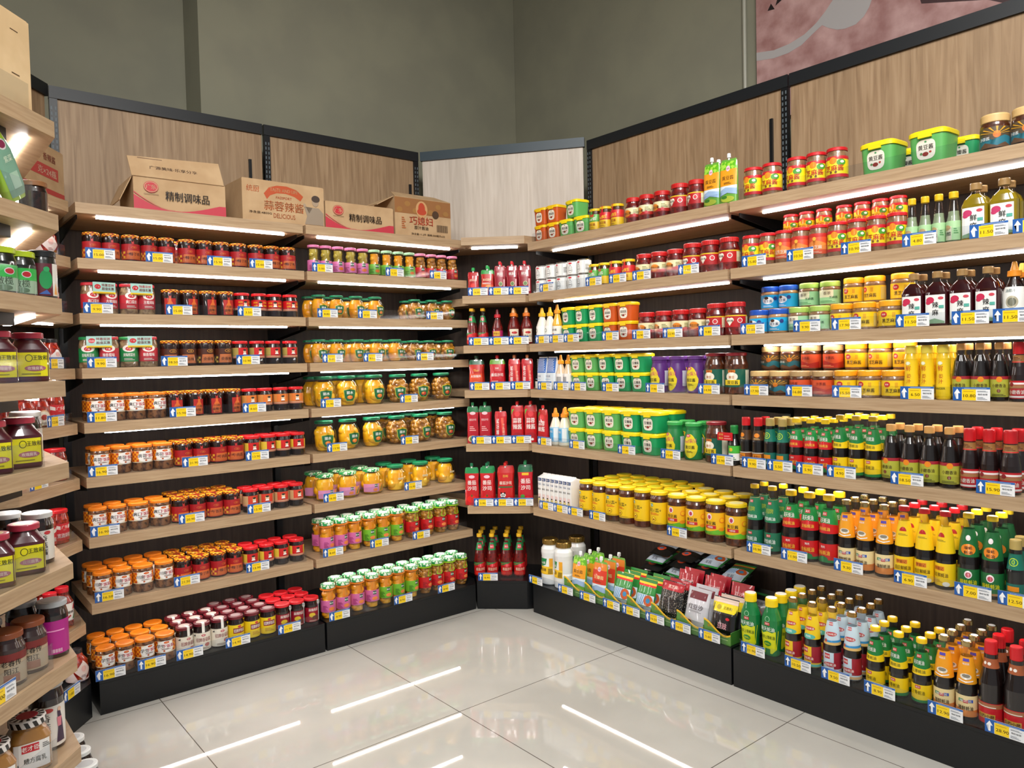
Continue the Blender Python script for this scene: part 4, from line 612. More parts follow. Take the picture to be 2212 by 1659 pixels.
# left fixtures
s = [(0, 3.6), (.4, 4.1), (4, 4.2), (8, 3.9), (10, 2.4), (11.4, 1.9)]
P = [(3.4 * math.cos(a), 4.6 + 4.0 * math.sin(a)) for a in [i * math.pi / 2 for i in range(4)]]
reg('wrp', 'chili_sauce_bottle', 'bottle', 'red chili bottle, pale diamond wrapper, black cap', 8.4, 8.4, 13, [('body', bodym(s, 'redoil', 24), []), ('cap', lid(2.1, 11.2, 1.7, '1c1c20'), []), ('label', band(s, .5, 1.2, None, 'e0c8c0', [('p', [(-9, .8), (-5.6, 8.2), (-2.2, .8)], 'e8d4cc'), ('p', [(2.2, .8), (5.6, 8.2), (9, .8)], 'e8d4cc'), ('p', P, 'ecd8d0'), ('e', 0, 5.4, 1.0, 1.2, 'd8a8a0'), ('lines', -1, 2, 1, 3.2, 3, '8a5a50')]), [])], 'wrapped chili bottles')
reg('oni', 'chili_sauce_bottle', 'bottle', 'round red jar with white leaf-shaped label', 8.4, 8.4, 12, [('body', bodym([(0, 3.3), (.5, 3.9), (4.5, 4.2), (8, 3.6), (9.8, 2.6), (10.6, 2.5)], 'redoil', 24), []), ('cap', lid(2.8, 10.5, 1.5, '1c1c20'), []), ('label', band([(0, 3.3), (.5, 3.9), (4.5, 4.2), (8, 3.6), (9.8, 2.6)], .6, 1.4, None, 'd8d0c8', [('p', [(2.9 * math.cos(a) * (1 if math.sin(a) < .5 else .6), 4.2 + 3.6 * math.sin(a)) for a in [i * math.pi / 8 for i in range(16)]], 'e4dcd8'), ('e', 0, 5.8, 1, .9, 'd8a8a0'), ('lines', -1.8, 2.2, 1.8, 4.4, 4, '9a8a84')]), [])], 'round red jars')
reg('wav', 'chili_sauce_jar', 'jar', 'round chili jar with cream wave label', 9, 9, 12, [('body', bodym([(0, 3.6), (.5, 4.2), (4.5, 4.5), (8, 4.2), (10, 3.4), (10.8, 3.3)], 'redoil', 24), []), ('lid', lid(3.5, 10.6, 1.4, '8a1418'), []), ('label', band([(0, 3.6), (.5, 4.2), (4.5, 4.5), (8, 4.2), (10, 3.4)], .6, 3.6, None, 'e8dcc0', [('e', 0, 3.6, 2.8, 3.0, 'd8b088'), ('e', 0, 3.4, 2.6, 2.7, 'e8e0cc'), ('e', 0, 3.8, 1.1, 1.1, 'b83a2c'), ('lines', -1.4, 1.2, 1.4, 2.0, 2, '6a4a3a')]), [])], 'wave-label chili jars')
s = jarsecs(4.4, 13.6, .86, .8)
reg('gjr', 'pickled_vegetable_jar', 'jar', 'red-lid chili jar, red and white label', 8.8, 8.8, 13.6, [('body', bodym(s, 'redoil', 24), []), ('lid', lid(4.1, 12.2, 1.4, 'c8141e', 'disc', 'b01018'), []), ('label', band(s, 1.4, 8.2, None, 'c8222c', [('p', [(-14, 8.2), (-5, 8.2), (0, 6.6), (5, 8.2), (14, 8.2), (14, 7.2), (5, 6.6), (0, 5.4), (-5, 6.6), (-14, 7.2)], 'ece4dc'), ('r', -1.7, 5.6, 1.7, 7.8, 'd82a34'), ('t', '广乐', 0, 6.7, 1.3, W_), ('t', '宽面剁椒', 0, 3.4, 1.8, 'f0e4e0', 6)]), [])], 'red-lidded pickle jars')
reg('tgj', 'pickled_vegetable_jar', 'jar', 'red-lid chili jar with white paper hang tag', 8.4, 8.4, 13, [('body', bodym(jarsecs(4.2, 13), 'chili', 24), []), ('lid', lid(3.9, 11.6, 1.4, 'b8141e'), []), ('label', band(jarsecs(4.2, 13), 2, 8, 3.4, 'eae6e0', [('t', '辣酱', 0, 6, 1.8, 'b82a30'), ('e', 1, 3.6, 1, 1, '6ab8a8'), ('e', 1, 3.6, .8, .8, 'eae6e0')]), [])], 'hang-tag jars')
s = jarsecs(3.9, 16.5, .6, .72, lh=2)
reg('pep', 'chili_sauce_bottle', 'bottle', 'red chili bottle, white label with peppers', 7.8, 7.8, 16.5, [('body', bodym(s, 'chili', 24), []), ('cap', lid(2.5, 14.4, 2.1, 'd01c2a'), []), ('label', band(s, 3, 10, None, 'ebe8e2', [('e', -1.6, 8.4, .9, .9, 'd8b098'), ('e', -1.6, 8.9, .8, .5, '2a2018'), ('t', '风味糟辣椒', 0, 6.4, 1.1, '2a2a28', 5.2), ('p', [(1.8, 7.4), (2.6, 9.4), (3.2, 9.2), (2.8, 7.2)], 'c8283a'), ('p', [(-2.4, 3.4), (.6, 5.4), (1.0, 4.8), (-1.6, 3.2)], 'b83020'), ('p', [(1.6, 3.6), (3, 5.6), (2.6, 3.4)], '2a7a3a')]), [])], 'pepper-label chili bottles')
sq = [(0, 4.2, 4.0, 5), (.5, 4.5, 4.3, 5), (8.6, 4.5, 4.3, 5), (10.2, 3.6, 3.6, 2.6), (11.2, 3.1, 3.1, 2), (11.8, 3.1, 3.1, 2)]
reg('yqj', 'fermented_tofu_jar', 'jar', 'square dark jar, yellow label, red lid', 9, 8.6, 13.2, [('body', bodym(sq, '+4a0c1c', 32), []), ('lid', lid(3.7, 11.6, 1.6, 'b83048', 'disc', 'd8c080'), []), ('label', band(sq, 1.4, 7.8, 4.2, 'e2d810', [('e', -.6, 6.3, .9, 1.0, '4a4a10'), ('e', -.6, 6.3, .7, .8, 'e2d810'), ('t', '王致和', 2.0, 6.4, 1.3, '2a3410', 3.4), ('e', .8, 3.6, 2.5, .8, 'a86070'), ('t', '玫瑰腐乳', .8, 3.6, .9, 'f0e0d0', 3.6), ('r', -4.0, 1.6, -3.0, 7.2, 'd8882c'), ('lines', -2.4, 2.0, 2, 2.5, 1, '8a8420')]), [])], 'yellow-label square jars')
s = jarsecs(4.1, 12, .85, .8, lh=1.6)
reg('grj', 'olive_vegetable_jar', 'jar', 'black jar, bright green label, lime lid', 8.2, 8.2, 12, [('body', bodym(s, '+0e120c', 24), []), ('lid', lid(3.9, 10.4, 1.6, 'b8d020'), []), ('label', band(s, .8, 7.4, None, '2fc04a', [('r', -13, .8, 13, 4.2, 'a8c8a8'), ('e', 1.4, 5.8, 1.3, .9, 'f0e8e8'), ('e', 1.4, 5.8, 1.1, .7, 'c8202a'), ('t', '橄榄', 0, 3.4, 2.0, '3a5a3a', 4.4), ('e', 0, 1.6, 2, .7, '5a7a5a')]), [])], 'green-label olive jars')
s = jarsecs(3.7, 13.2, .9, .84, lh=1.8)
reg('drk', 'olive_vegetable_jar', 'jar', 'tall black-lid jar, maroon label with green figure', 7.4, 7.4, 13.2, [('body', bodym(s, '+101410', 24), []), ('lid', lid(3.6, 11.4, 1.8, '14181c'), []), ('label', band(s, .8, 9.6, None, '5a1424', [('r', 2.2, .8, 5.4, 9.6, 'd8d4cc'), ('e', .4, 5.2, 1.7, 2.6, '1c8a4a'), ('e', .6, 8.0, .8, .7, '2a9a5a'), ('p', [(2.6, 1.2), (3.2, 4.4), (3.9, 1.2)], 'e0a050'), ('p', [(-1.5, 1.2), (.5, 2.4), (1.5, 1.2)], '3a5aa0')]), [])], 'black-lidded jars')
def shr(k, look, H, R, ops, base, lidc='d8dad8', v=(1.2, 9.4)):
    s = jarsecs(R, H, .86, .84, lh=1.5)
    reg(k, 'mushroom_sauce_jar', 'jar', look, 2 * R, 2 * R, H, [('body', bodym(s, 'dark', 24), []), ('lid', lid(R * .97, H - 1.5, 1.5, lidc, 'disc', 'b8babc'), []), ('label', band(s, v[0], v[1], None, base, ops), [])], 'white-lidded mushroom sauce jars')
shr('shr', 'dark jar reading 香菇酱 with silver-white lid', 14.2, 3.9, [('r', -12.2, 1.2, -1.4, 9.4, 'a82430'), ('t', '香', .9, 7.2, 1.6, K_), ('t', '菇', .9, 5.3, 1.6, K_), ('t', '酱', .9, 3.4, 1.6, K_), ('e', 1.8, 8.7, .9, .5, 'c83a40'), ('e', -.6, 8.7, .5, .5, '2a2a2a')], 'e4e0d8', 'd8dad8', (1.2, 9.4))
shr('shl', 'dark jar with plain silver lid', 13, 4.2, [('lines', -2, 3, 2, 5, 3, '6a6a6a')], '3a2020')
shr('mag', 'dark jar with magenta label, silver lid', 15.5, 3.9, [('lines', -2, 7.5, 2.4, 8.2, 1, 'f0a0d0'), ('bars', -1, 1.6, 1.6, 2.6, 12, 'e8d0dc')], 'b01c84', 'b8bcc0', (1.2, 10.4))
shr('shT', 'tall dark jar, white label with dancing figure', 18.5, 4.3, [('t', '香', -1.2, 9.2, 1.9, K_), ('t', '菇', -1.2, 6.9, 1.9, K_), ('t', '酱', -1.2, 4.6, 1.9, K_), ('e', -.6, 11.4, 1.2, .6, 'c83a34'), ('p', [(1.6, 10.6), (2.4, 11.2), (3.0, 8), (3.6, 2), (1.2, 2), (1.8, 7)], '3a2040'), ('e', 2.2, 11.2, .5, .6, 'e0b8a0'), ('p', [(1.4, 9), (2.8, 9), (2.6, 6.4), (1.6, 6.4)], 'd87a8a')], 'e6e2da', 'b0b4b4', (1, 12.4))
s = jarsecs(4.3, 13.6, .8, .8, lh=1.6)
reg('brj', 'tofu_sauce_jar', 'jar', 'dark jar, brown lid, aged paper label', 8.6, 8.6, 13.6, [('body', bodym(s, '+2a0c0c', 24), []), ('lid', lid(3.9, 12, 1.6, '8a4420'), []), ('label', band(s, 1, 8.6, None, 'b8a488', [('r', -13, 6.6, 13, 8.6, '7a2420'), ('t', '老春传', .2, 6.2, 1.5, K_, 4.6), ('t', '阳江', .2, 4.2, 1.5, '3a2a20'), ('r', -1.6, 1.4, 2, 3.4, '9a6a54')]), [])], 'brown-lidded paper-label jars')
reg('brl', 'sauce_jar', 'jar', 'dark jar with brown lid behind green pack', 7, 7, 9, [('body', bodym(jarsecs(3.4, 9), 'dark', 22), []), ('lid', lid(3.4, 7.6, 1.4, '8a5a34'), [])], 'brown-lidded jar')
sq = [(0, 4.6, 4.4, 4), (.5, 5.0, 4.8, 4), (8.6, 5.0, 4.8, 4), (10.4, 4.2, 4.0, 3), (11.2, 3.7, 3.7, 2), (12, 3.7, 3.7, 2)]
reg('stl', 'fermented_tofu_jar', 'jar', 'tan tofu jar with black-striped lid', 10, 9.6, 13.8, [('body', bodym(sq, '+9a6a2c', 32), []), ('lid', lid(4.4, 11.8, 2.0, 'ece8e4', 'stripe', K_), []), ('label', band(sq, 1.2, 8.2, 4.7, 'ebe7e2', [('r', -2.4, 5.8, 1.6, 7.9, 'c8202c'), ('t', '老才臣', -.4, 6.85, 1.3, W_), ('t', '糟方腐乳', .6, 3.6, 1.5, '4a4a44', 5.2), ('lines', 2.4, 6.2, 4.4, 7.6, 3, '6a6a6a'), ('bars', -4.4, 1.4, -3.0, 3.2, 7, K_)]), [])], 'striped-lid tofu jars')
DATA = '''
A 1 ckA 0.020 0.141,0.218,0.294,0.361,0.45,0.526,0.6,0.678,0.764,0.841,0.921
A 1 ckA 0.020 0.069
A 1 ckA 0.110 0.432
A 2 twR 0.030 0.093,0.24
A 2 ckB 0.030 0.374,0.454,0.537,0.616
A 2 lgA 0.030 0.692,0.774,0.849,0.929
A 3 twG 0.030 0.083,0.237
A 3 ckC 0.030 0.362,0.441,0.518,0.598
A 3 lgB 0.030 0.676,0.757,0.835,0.921
A 4 ojA 0.030 0.063,0.139,0.218,0.299 rows=2
A 4 ckB 0.030 0.38,0.463,0.552,0.633 rows=2
A 4 lgC 0.030 0.711,0.787,0.866,0.944
A 5 ojB 0.030 0.072,0.151,0.236,0.32 rows=2
A 5 ckD 0.030 0.405,0.484,0.56,0.639 rows=2
A 5 lgD 0.030 0.717,0.797,0.876,0.952 rows=2
A 6 ojA 0.030 0.053,0.127,0.211,0.299 rows=2
A 6 ckE 0.030 0.383,0.459,0.533,0.611 rows=3
A 6 lgE 0.030 0.7,0.777,0.853,0.928 rows=2
A 7 ojC 0.030 0.06,0.137,0.219,0.306 rows=3
A 7 ckA 0.030 0.383,0.463,0.542,0.617 rows=3
A 7 lgD 0.030 0.693,0.77,0.843,0.922 rows=2
A 8 ojD -0.070 0.03,0.099,0.174,0.255 rows=3
A 8 crm -0.070 0.334,0.409,0.485 rows=3
A 8 ylj -0.070 0.562,0.637,0.712 rows=4
A 8 spn -0.070 0.792,0.866,0.94 rows=3
B 1 prP 0.030 0.069,0.134,0.202,0.273,0.343
B 1 prG 0.030 0.412,0.486,0.558,0.629
B 1 prR 0.030 0.7,0.772,0.839,0.914
B 2 glP 0.030 0.096,0.194,0.304,0.417 rows=2
B 2 glB 0.030 0.663,0.776,0.88 rows=2
B 3 glP 0.030 0.088,0.188,0.304,0.418,0.533 rows=2
B 3 glB 0.030 0.647,0.751,0.88 rows=2
B 4 GLP 0.030 0.116,0.246,0.405 rows=2
B 4 GLB 0.030 0.551,0.692,0.839
B 5 GLP 0.030 0.111,0.244,0.385
B 5 GLB 0.030 0.537,0.688,0.855 rows=2
B 6 wdP 0.030 0.103,0.233,0.371 rows=2
B 6 wdE 0.030 0.519,0.68,0.847 rows=2
B 7 stP 0.030 0.096,0.174,0.253 rows=2
B 7 stG 0.030 0.34,0.424,0.507 rows=2
B 7 stR 0.030 0.606,0.702,0.792,0.876 rows=2
B 8 stP -0.070 0.046,0.126,0.206,0.291 rows=2
B 8 stG -0.070 0.371,0.446,0.53 rows=2
B 8 stR -0.070 0.615,0.694,0.774,0.855 rows=2
C 1 poA 0.030 0.058
C 1 poB 0.030 0.138 rows=2,rg=.05
C 1 poC 0.030 0.21,0.273,0.346 rows=2,rg=.05
C 2 kpB 0.030 0.041,0.104 rows=2
C 2 sqR 0.030 0.187
C 2 sqO 0.030 0.277,0.35 rows=2
C 3 poD 0.030 0.061 rows=2,rg=.05
C 3 poE 0.030 0.18 rows=2,rg=.05
C 3 poF 0.030 0.277,0.35 rows=2,rg=.05
C 4 poG 0.030 0.036,0.104 rows=2,rg=.05
C 4 poF 0.030 0.194
C 4 poH 0.030 0.287,0.362 rows=2,rg=.05
C 5 poI 0.030 0.022,0.108 rows=2,rg=.05
C 5 poJ 0.030 0.212 rows=2,rg=.05
C 5 poK 0.030 0.325 rows=2,rg=.05
C 6 kpB 0.050 0.049,0.121,0.203,0.278 rows=3,rg=.09
D 0 tbO 0.030 0.012,0.11 st=2,gap=0
D 0 tbL 0.030 0.219,0.341
D 0 tbL 0.030 0.309 lift=.0925
D 0 yjA 0.030 0.446
D 0 yjB 0.030 0.528,0.606
D 0 rdC 0.030 0.701,0.784,0.876
D 0 rdR 0.030 0.976,1.072
D 0 poY 0.050 1.15,1.23 rows=2
D 1 can 0.030 0.034,0.116,0.203,0.288,0.366 st=2
D 1 yjA 0.030 0.445,0.512
D 1 yjB 0.030 0.587,0.671
D 1 rdC 0.030 0.763,0.851,0.946
D 1 rdR 0.030 1.039,1.134,1.23
D 2 sqW 0.030 0.017,0.085
D 2 sqY 0.030 0.141
D 2 tbG 0.030 0.266,0.345,0.441 st=2
D 2 tbO 0.030 0.543,0.641 st=2
D 2 rdC 0.030 0.772,0.873,0.971,1.066
D 2 rdR 0.030 1.163,1.263
D 3 lat 0.030 0.024,0.104
D 3 sqT 0.030 0.177,0.234
D 3 tbL 0.030 0.314,0.412 st=2
D 3 tbG 0.030 0.512,0.617,0.727 st=2
D 3 ysP 0.030 0.843,0.948,1.051 rows=2
D 3 brn 0.030 1.159,1.264 rows=2
D 4 poH 0.030 0.03
D 4 sqB 0.030 0.131,0.2 rows=2
D 4 tbL 0.030 0.299,0.417,0.543 st=2,rows=2
D 4 tbG 0.030 0.67,0.795 st=2,rows=2
D 4 ysG 0.030 0.929,1.033 rows=2
D 4 brn 0.030 1.149
D 4 vin 0.020 1.262
D 5 bab 0.030 0.019,0.053,0.087,0.121,0.154,0.187,0.219,0.251
D 5 hdA 0.030 0.351,0.447,0.537,0.629,0.727,0.827 rows=4
D 5 hdB 0.030 0.933,1.037,1.144,1.247 rows=3
D 6 wjr 0.018 -0.012,0.121 rows=2,rg=.14
E 0 ssA 0.030 0.072,0.157
E 0 ssA 0.030 0.266,0.347,0.428
E 0 tbL 0.020 0.594,0.763
E 0 tbG 0.170 0.627,0.81
E 0 pbT 0.030 0.966,1.028
E 1 ssA 0.030 0.06,0.139
E 1 ssB 0.030 0.209,0.284,0.357
E 1 ssA 0.030 0.43,0.514,0.583,0.65
E 1 ssA 0.125 0.188,0.257,0.329,0.411,0.482,0.55,0.614 st=2
E 1 ycv 0.030 0.697,0.738,0.78,0.826
E 1 olG 0.030 0.902,0.985 rows=2
E 2 pbB 0.030 0.091,0.178 rows=2,st2=2
E 2 pbG 0.030 0.268,0.355 rows=2,st2=2
E 2 pbY 0.030 0.441,0.527,0.623 rows=2,st2=2
E 2 olD 0.030 0.71,0.787,0.862,0.938 rows=2
E 2 cnW 0.030 1.008 rows=2
E 3 pbT 0.030 0.09,0.179 rows=2,st2=2
E 3 pbR 0.030 0.27,0.364 rows=2,st2=2
E 3 pbY 0.030 0.455,0.543,0.631 rows=2,st2=2
E 3 ylb 0.030 0.699,0.753,0.804 rows=2
E 3 seB 0.030 0.857,0.913,0.971 rows=2
E 3 rcB 0.030 1.025
E 4 soR 0.030 0.029,0.088 rows=2
E 4 soG 0.030 0.144,0.2 rows=3
E 4 oyR 0.030 0.258,0.318,0.381 rows=3
E 4 oyY 0.030 0.439,0.497,0.558 rows=3
E 4 seB 0.030 0.623,0.687,0.755,0.82 rows=2
E 4 rcB 0.030 0.883,0.94,1.001 rows=2
E 5 oyG 0.030 0.064,0.146 rows=2
E 5 oyR 0.030 0.227,0.306,0.384 rows=2
E 5 oyO 0.030 0.458,0.528,0.599 rows=3
E 5 oyL 0.030 0.668,0.737,0.803 rows=3
E 5 oyH 0.030 0.877,0.948 rows=3
E 5 soG 0.030 1.017 rows=2
E 6 sqg 0.018 0.042,0.144 rows=4
E 6 pnY 0.018 0.241,0.323 rows=4
E 6 pnB 0.018 0.404,0.482 rows=4
E 6 oyY 0.018 0.569,0.652,0.731 rows=3
E 6 oyO 0.018 0.804,0.875 rows=4
E 6 rcT 0.018 0.947,1.02 rows=3
L1 1 wrp 0.030 0.43
L1 2 gjr 0.030 0.401,0.468 rows=1
L1 3 oni 0.030 0.33,0.42,0.488
L1 4 wav 0.030 0.192,0.284,0.378
L1 4 gjr 0.030 0.475
L1 5 tgj 0.030 0.393
L1 6 gjr 0.030 0.328,0.414
L1 7 pep 0.030 0.306,0.438 rows=2
L1 8 wrp -0.028 0.341
L0 1 brl 0.030 0.884
L0 2 grj 0.030 0.752,0.837
L0 2 drk 0.020 0.913
L0 3 yqj 0.040 0.73,0.864 rows=2,rg=.125
L0 4 yqj 0.030 0.687,0.817
L0 4 shr 0.080 0.962
L0 5 yqj 0.030 0.675,0.809
L0 5 shr 0.060 0.922 rows=7,rg=.055
L0 6 brj 0.030 0.706,0.795
L0 6 mag 0.030 0.893 rows=2
L0 6 shl 0.150 0.797 rows=2
L0 7 stl 0.030 0.637,0.785
L0 7 shT 0.050 0.916'''
TAGS = '''
A 1 0.090:15.00 0.319:15.00 0.575:15.90 0.768:15.00
A 2 0.074:9.90 0.393:15.00 0.705:3.50
A 3 0.080:9.90 0.365:18.50 0.691:10.90
A 4 0.072:11.80 0.392:15.90 0.713:8.60
A 5 0.067:16.90 0.436:21.90 0.719:13.90
A 6 0.066:16.90 0.413:20.90 0.719:13.90
A 7 0.072:16.50 0.383:21.50 0.703:13.90
A 8 0.044:16.90 0.200:16.90 0.353:14.90 0.561:14.90 0.803:11.90
B 1 0.089:5.00 0.502:5.20 0.779:5.90
B 2 0.109:8.80 0.332:8.50 0.749:5.60
B 3 0.129:8.60 0.357:8.50 0.679:8.80
B 4 0.112:11.90 0.569:11.90
B 5 0.139:13.90 0.567:11.90
B 6 0.111:16.00 0.580:15.90
B 7 0.099:8.60 0.364:8.90 0.624:8.60
B 8 0.071:8.90 0.434:8.90 0.707:8.90
C 1 0.088:4.00 0.203:1.80 0.308:5.00
C 2 0.086:3.50 0.197:6.20 0.300:6.90
C 3 0.085:11.20 0.201:4.80 0.302:8.90
C 4 0.088:11.00 0.197:8.80 0.303:7.50
C 5 0.092:5.90 0.199:7.50 0.305:6.90
C 6 0.106:8.90
D 1 0.143:3.00 0.490:5.20 0.650:8.50 0.800:8.00 1.068:7.90
D 2 0.099:8.20 0.208:14.50 0.324:8.60 0.596:7.50 0.792:10.90 0.975:12.90 1.172:9.80
D 3 0.111:8.80 0.240:12.50 0.368:10.00 0.590:8.90 0.869:7.90 1.166:14.90
D 4 0.100:7.80 0.349:12.90 0.688:11.80 0.953:15.00 1.228:15.90
D 5 0.104:15.20 0.206:14.20 0.308:14.90 0.485:8.80 0.982:9.90
D 6 0.024:35.00 0.262:5.90 0.424:5.90 0.588:5.50 0.715:5.90 0.862:16.50 1.010:14.50 1.164:5.60
E 1 0.109:15.80 0.310:10.50 0.528:10.90 0.746:4.80 0.957:11.50 1.079:11.50
E 2 0.099:19.80 0.335:9.90 0.490:17.90 0.723:11.50 0.903:11.50 1.024:11.50
E 3 0.113:17.90 0.300:16.80 0.490:15.50 0.737:6.50 0.906:10.80
E 4 0.098:9.90 0.215:5.50 0.341:5.90 0.467:4.90 0.702:18.50 0.975:15.90
E 5 0.116:10.90 0.273:11.90 0.491:9.30 0.712:6.90 0.909:7.00 1.037:12.50
E 6 0.096:11.90 0.295:10.50 0.448:9.50 0.612:8.90 0.831:12.90 1.006:28.90
L1 3 0.270:13.50
L1 4 0.257:12.00
L1 5 0.136:9.90
L1 8 0.177:7.80
L0 6 0.582:13.00'''
# ---------- bags and packets ----------
def bag(k, look, w, h, th, base, ops, seal='e8e4e0', group='sachets', name='food_sachet'):
    s = [(0, w / 2, .08, 2), (.8, w / 2, .12, 2), (h * .25, w / 2, th / 2, 2.2), (h * .6, w / 2 * .97, th / 2 * .9, 2.2), (h - 1.6, w / 2, .15, 2), (h, w / 2, .06, 2)]
    mb = MB(); art(mb, Surf(s, 1, h - 1), ops, .04)
    reg(k, name, 'bag', look, w, th, h, [('body', bodym(s, base, 28), []), ('label', mb.mesh('label'), [])], group)
bag('bgG', 'green and blue sauce sachet with red-yellow arc', 11, 17, 3.4, '+2f8a3c', [('r', -5.2, 13.4, 5.2, 14.6, 'd8201c'), ('r', -5.2, 14.4, 5.2, 15.4, 'f0c81c'), ('r', -5.2, 4.4, 5.2, 9.6, 'd8e8f4')] + [('p', [(-5 + i * 1.1, 4.6), (-4.6 + i * 1.1, 4.6), (-3.4 + i * 1.1, 9.4), (-3.8 + i * 1.1, 9.4)], '3a90d0') for i in range(5)] + [('e', 2.6, 7, 2.4, 2.6, 'c85a28'), ('e', 2.6, 7, 1.1, 1.2, '3a8ab8'), ('r', -5.2, .9, 5.2, 4.2, 'a8b4c0'), ('t', '黄酱', -1, 2.6, 1.8, '2a2a38')])
bag('bgD', 'dark sauce packet with silver and orange print', 12, 17, 3.0, '+141414', [('r', -5.4, 8, 5.4, 11.4, 'a8acb4'), ('t', '甜面酱', 0, 9.6, 1.6, '2a2a30', 6), ('e', -1, 5, 2.6, 1.8, 'c84a28'), ('e', -1, 5, 1.2, .9, '3a7aa8'), ('r', -5.6, 13.8, 5.6, 14.8, '2a7a3c')], group='piled dark packets')
bag('bgR', 'glossy red packet with pale lettering', 11.5, 22, 2.6, '+b01428', [('t', '豆沙馅', 0, 17, 1.8, 'f0c8c8', 6.4), ('lines', -3.6, 11, 3.6, 14, 3, 'e09aa0'), ('p', [(-5, 2), (5, 4), (5, 4.6), (-5, 2.7)], 'e8b8b8')], group='red packets')
bag('bgS', 'clear bag of black sesame with red top', 13, 19, 4.2, 'sesbag', [('r', -6.2, 14.6, 6.2, 18.6, 'b01c28'), ('t', '黑芝麻', 0, 16.4, 1.6, 'f0d8c8', 5)], group='black sesame bags')
bag('bgV', 'silver bean paste bag with maroon header', 12.6, 19, 4.0, '+c8c8ce', [('r', -4.6, 14, 4.6, 17.4, '6a1c28'), ('t', '红豆沙', 0, 10.6, 2.4, '3a2a30', 8), ('lines', -3, 8.4, 3.4, 9.2, 2, '8a8a90'), ('e', -2.4, 3.6, 2.2, 1.9, 'd8c0b8'), ('e', -2.4, 3.6, 1.3, 1.1, '6a1c1c')], group='silver bean paste bags')
bag('bgY', 'black bag with bright yellow top', 12.4, 18, 4.0, '+100e10', [('r', -6, 11.6, 6, 15.6, 'f0d81c'), ('e', -2.6, 13.6, 1.1, 1.1, 'b8a01c'), ('t', '王致和', 1.6, 13.6, 1.3, '5a4a10', 4), ('r', -6, 15.6, 6, 17.6, 'e8d0c0'), ('t', '豆豉', .4, 6, 2.6, 'e8a8b0', 4.4), ('e', 2.6, 9.2, .9, .6, 'd01c28')], group='yellow-topped bags')
# ---------- bays ----------
a1 = math.radians(39.5); a2 = math.radians(-50.5)
zA = [.6736, .4486, .2236, -.0014, -.2264, -.4514, -.7014, -.9764, -1.265]
zD = [.6261, .3511, .0761, -.1739, -.4739, -.8239, -1.245]
zC = [.6736] + zD[1:]
zL1 = zA[:6] + [-.7044, -1.05, -1.265]
zL0 = [.671, .419, .191, -.034, -.259, -.54, -.80, -1.058, -1.26]
BAY = {'A': ((-1.756, 3.088), a1, .982, zA, 'left bay'), 'B': ((-.9925, 3.7176), a1, .972, zA, 'fruit bay'),
       'C': ((-.265, 4.22), math.atan2(-.025, .35), .351, zC, 'corner bay'), 'D': ((.0995, 4.15), a2, 1.276, zD, 'tub bay'),
       'E': ((.9151, 3.1603), a2, 1.16, zD, 'right bay'), 'L1': ((-1.775, 2.70), math.pi / 2, .383, zL1, 'narrow bay'),
       'L0': ((-1.23, 1.0), math.pi / 2, 1.085, zL0, 'nearest unit')}
TSHIFT = {'L1': -.01, 'L0': .2}
ORD = ['top', 'second', 'third', 'fourth', 'fifth', 'sixth', 'seventh', 'eighth', 'ninth']
def to_world(b, x, y, z=0):
    (ox, oy), a, L, zs, nm = BAY[b]; c, s = math.cos(a), math.sin(a)
    return Vector((ox + c * x - s * y, oy + s * x + c * y, z))
def to_local(b, p):
    (ox, oy), a, L, zs, nm = BAY[b]; c, s = math.cos(a), math.sin(a); dx, dy = p[0] - ox, p[1] - oy
    return (c * dx + s * dy, -s * dx + c * dy)
WE = lambda: wood('shelf_wood', 'a98b69', 'b69977', 'c1a583', False)
WP = lambda: wood('panel_wood', '8a6f53', '9f8364', 'ad9273', True)
WC = lambda: wood('pale_panel_wood', 'c9bcae', 'd4c8bb', 'ddd2c6', True, .4)
WI = lambda: wood('shaded_inner_panel', '2e231c', '3a2d24', '463830', True, .6)  # shade inside the shelves is put into this darker wood colour
BLK = lambda: flat('0c0e11', .35)
def mm(name, fn):
    mb = MB(); fn(mb); return mb.mesh(name, 1)
POLY = {'C': [(-.265, 4.22), (.085, 4.195), (.42, 4.45), (-.53, 4.69), (-.232, 4.345)],
        'L1': [(-1.775, 2.70), (-1.775, 3.08), (-2.055, 3.425), (-2.055, 2.47)],
        'L0': [(-1.23, 1.0), (-1.23, 2.085), (-1.60, 2.525), (-1.70, 2.44), (-1.70, 1.0)]}
DECK = {'C': [(-.222, 4.215), (.058, 4.19), (.096, 4.20), (.42, 4.45), (-.53, 4.69), (-.238, 4.352)],
        'L1': [(-1.718, 2.62), (-1.718, 3.0), (-1.767, 3.075), (-2.055, 3.425), (-2.055, 2.47)],
        'L0': [(-1.15, 1.0), (-1.15, 2.13), (-1.52, 2.57), (-1.70, 2.44), (-1.70, 1.0)]}
BL = {'A': 'tall shelving bay holding pickle and chili jars at left', 'B': 'shelving bay of fruit jars between chili jars and corner',
      'C': 'narrow corner shelving bay holding ketchup pouches and bottles', 'D': 'shelving bay right of the corner with yellow-lidded tubs',
      'E': 'far right shelving bay of dark sauce bottles', 'L1': 'narrow shelving bay partly hidden behind the nearest unit', 'L0': 'nearest shelving unit cropped by left photo edge'}
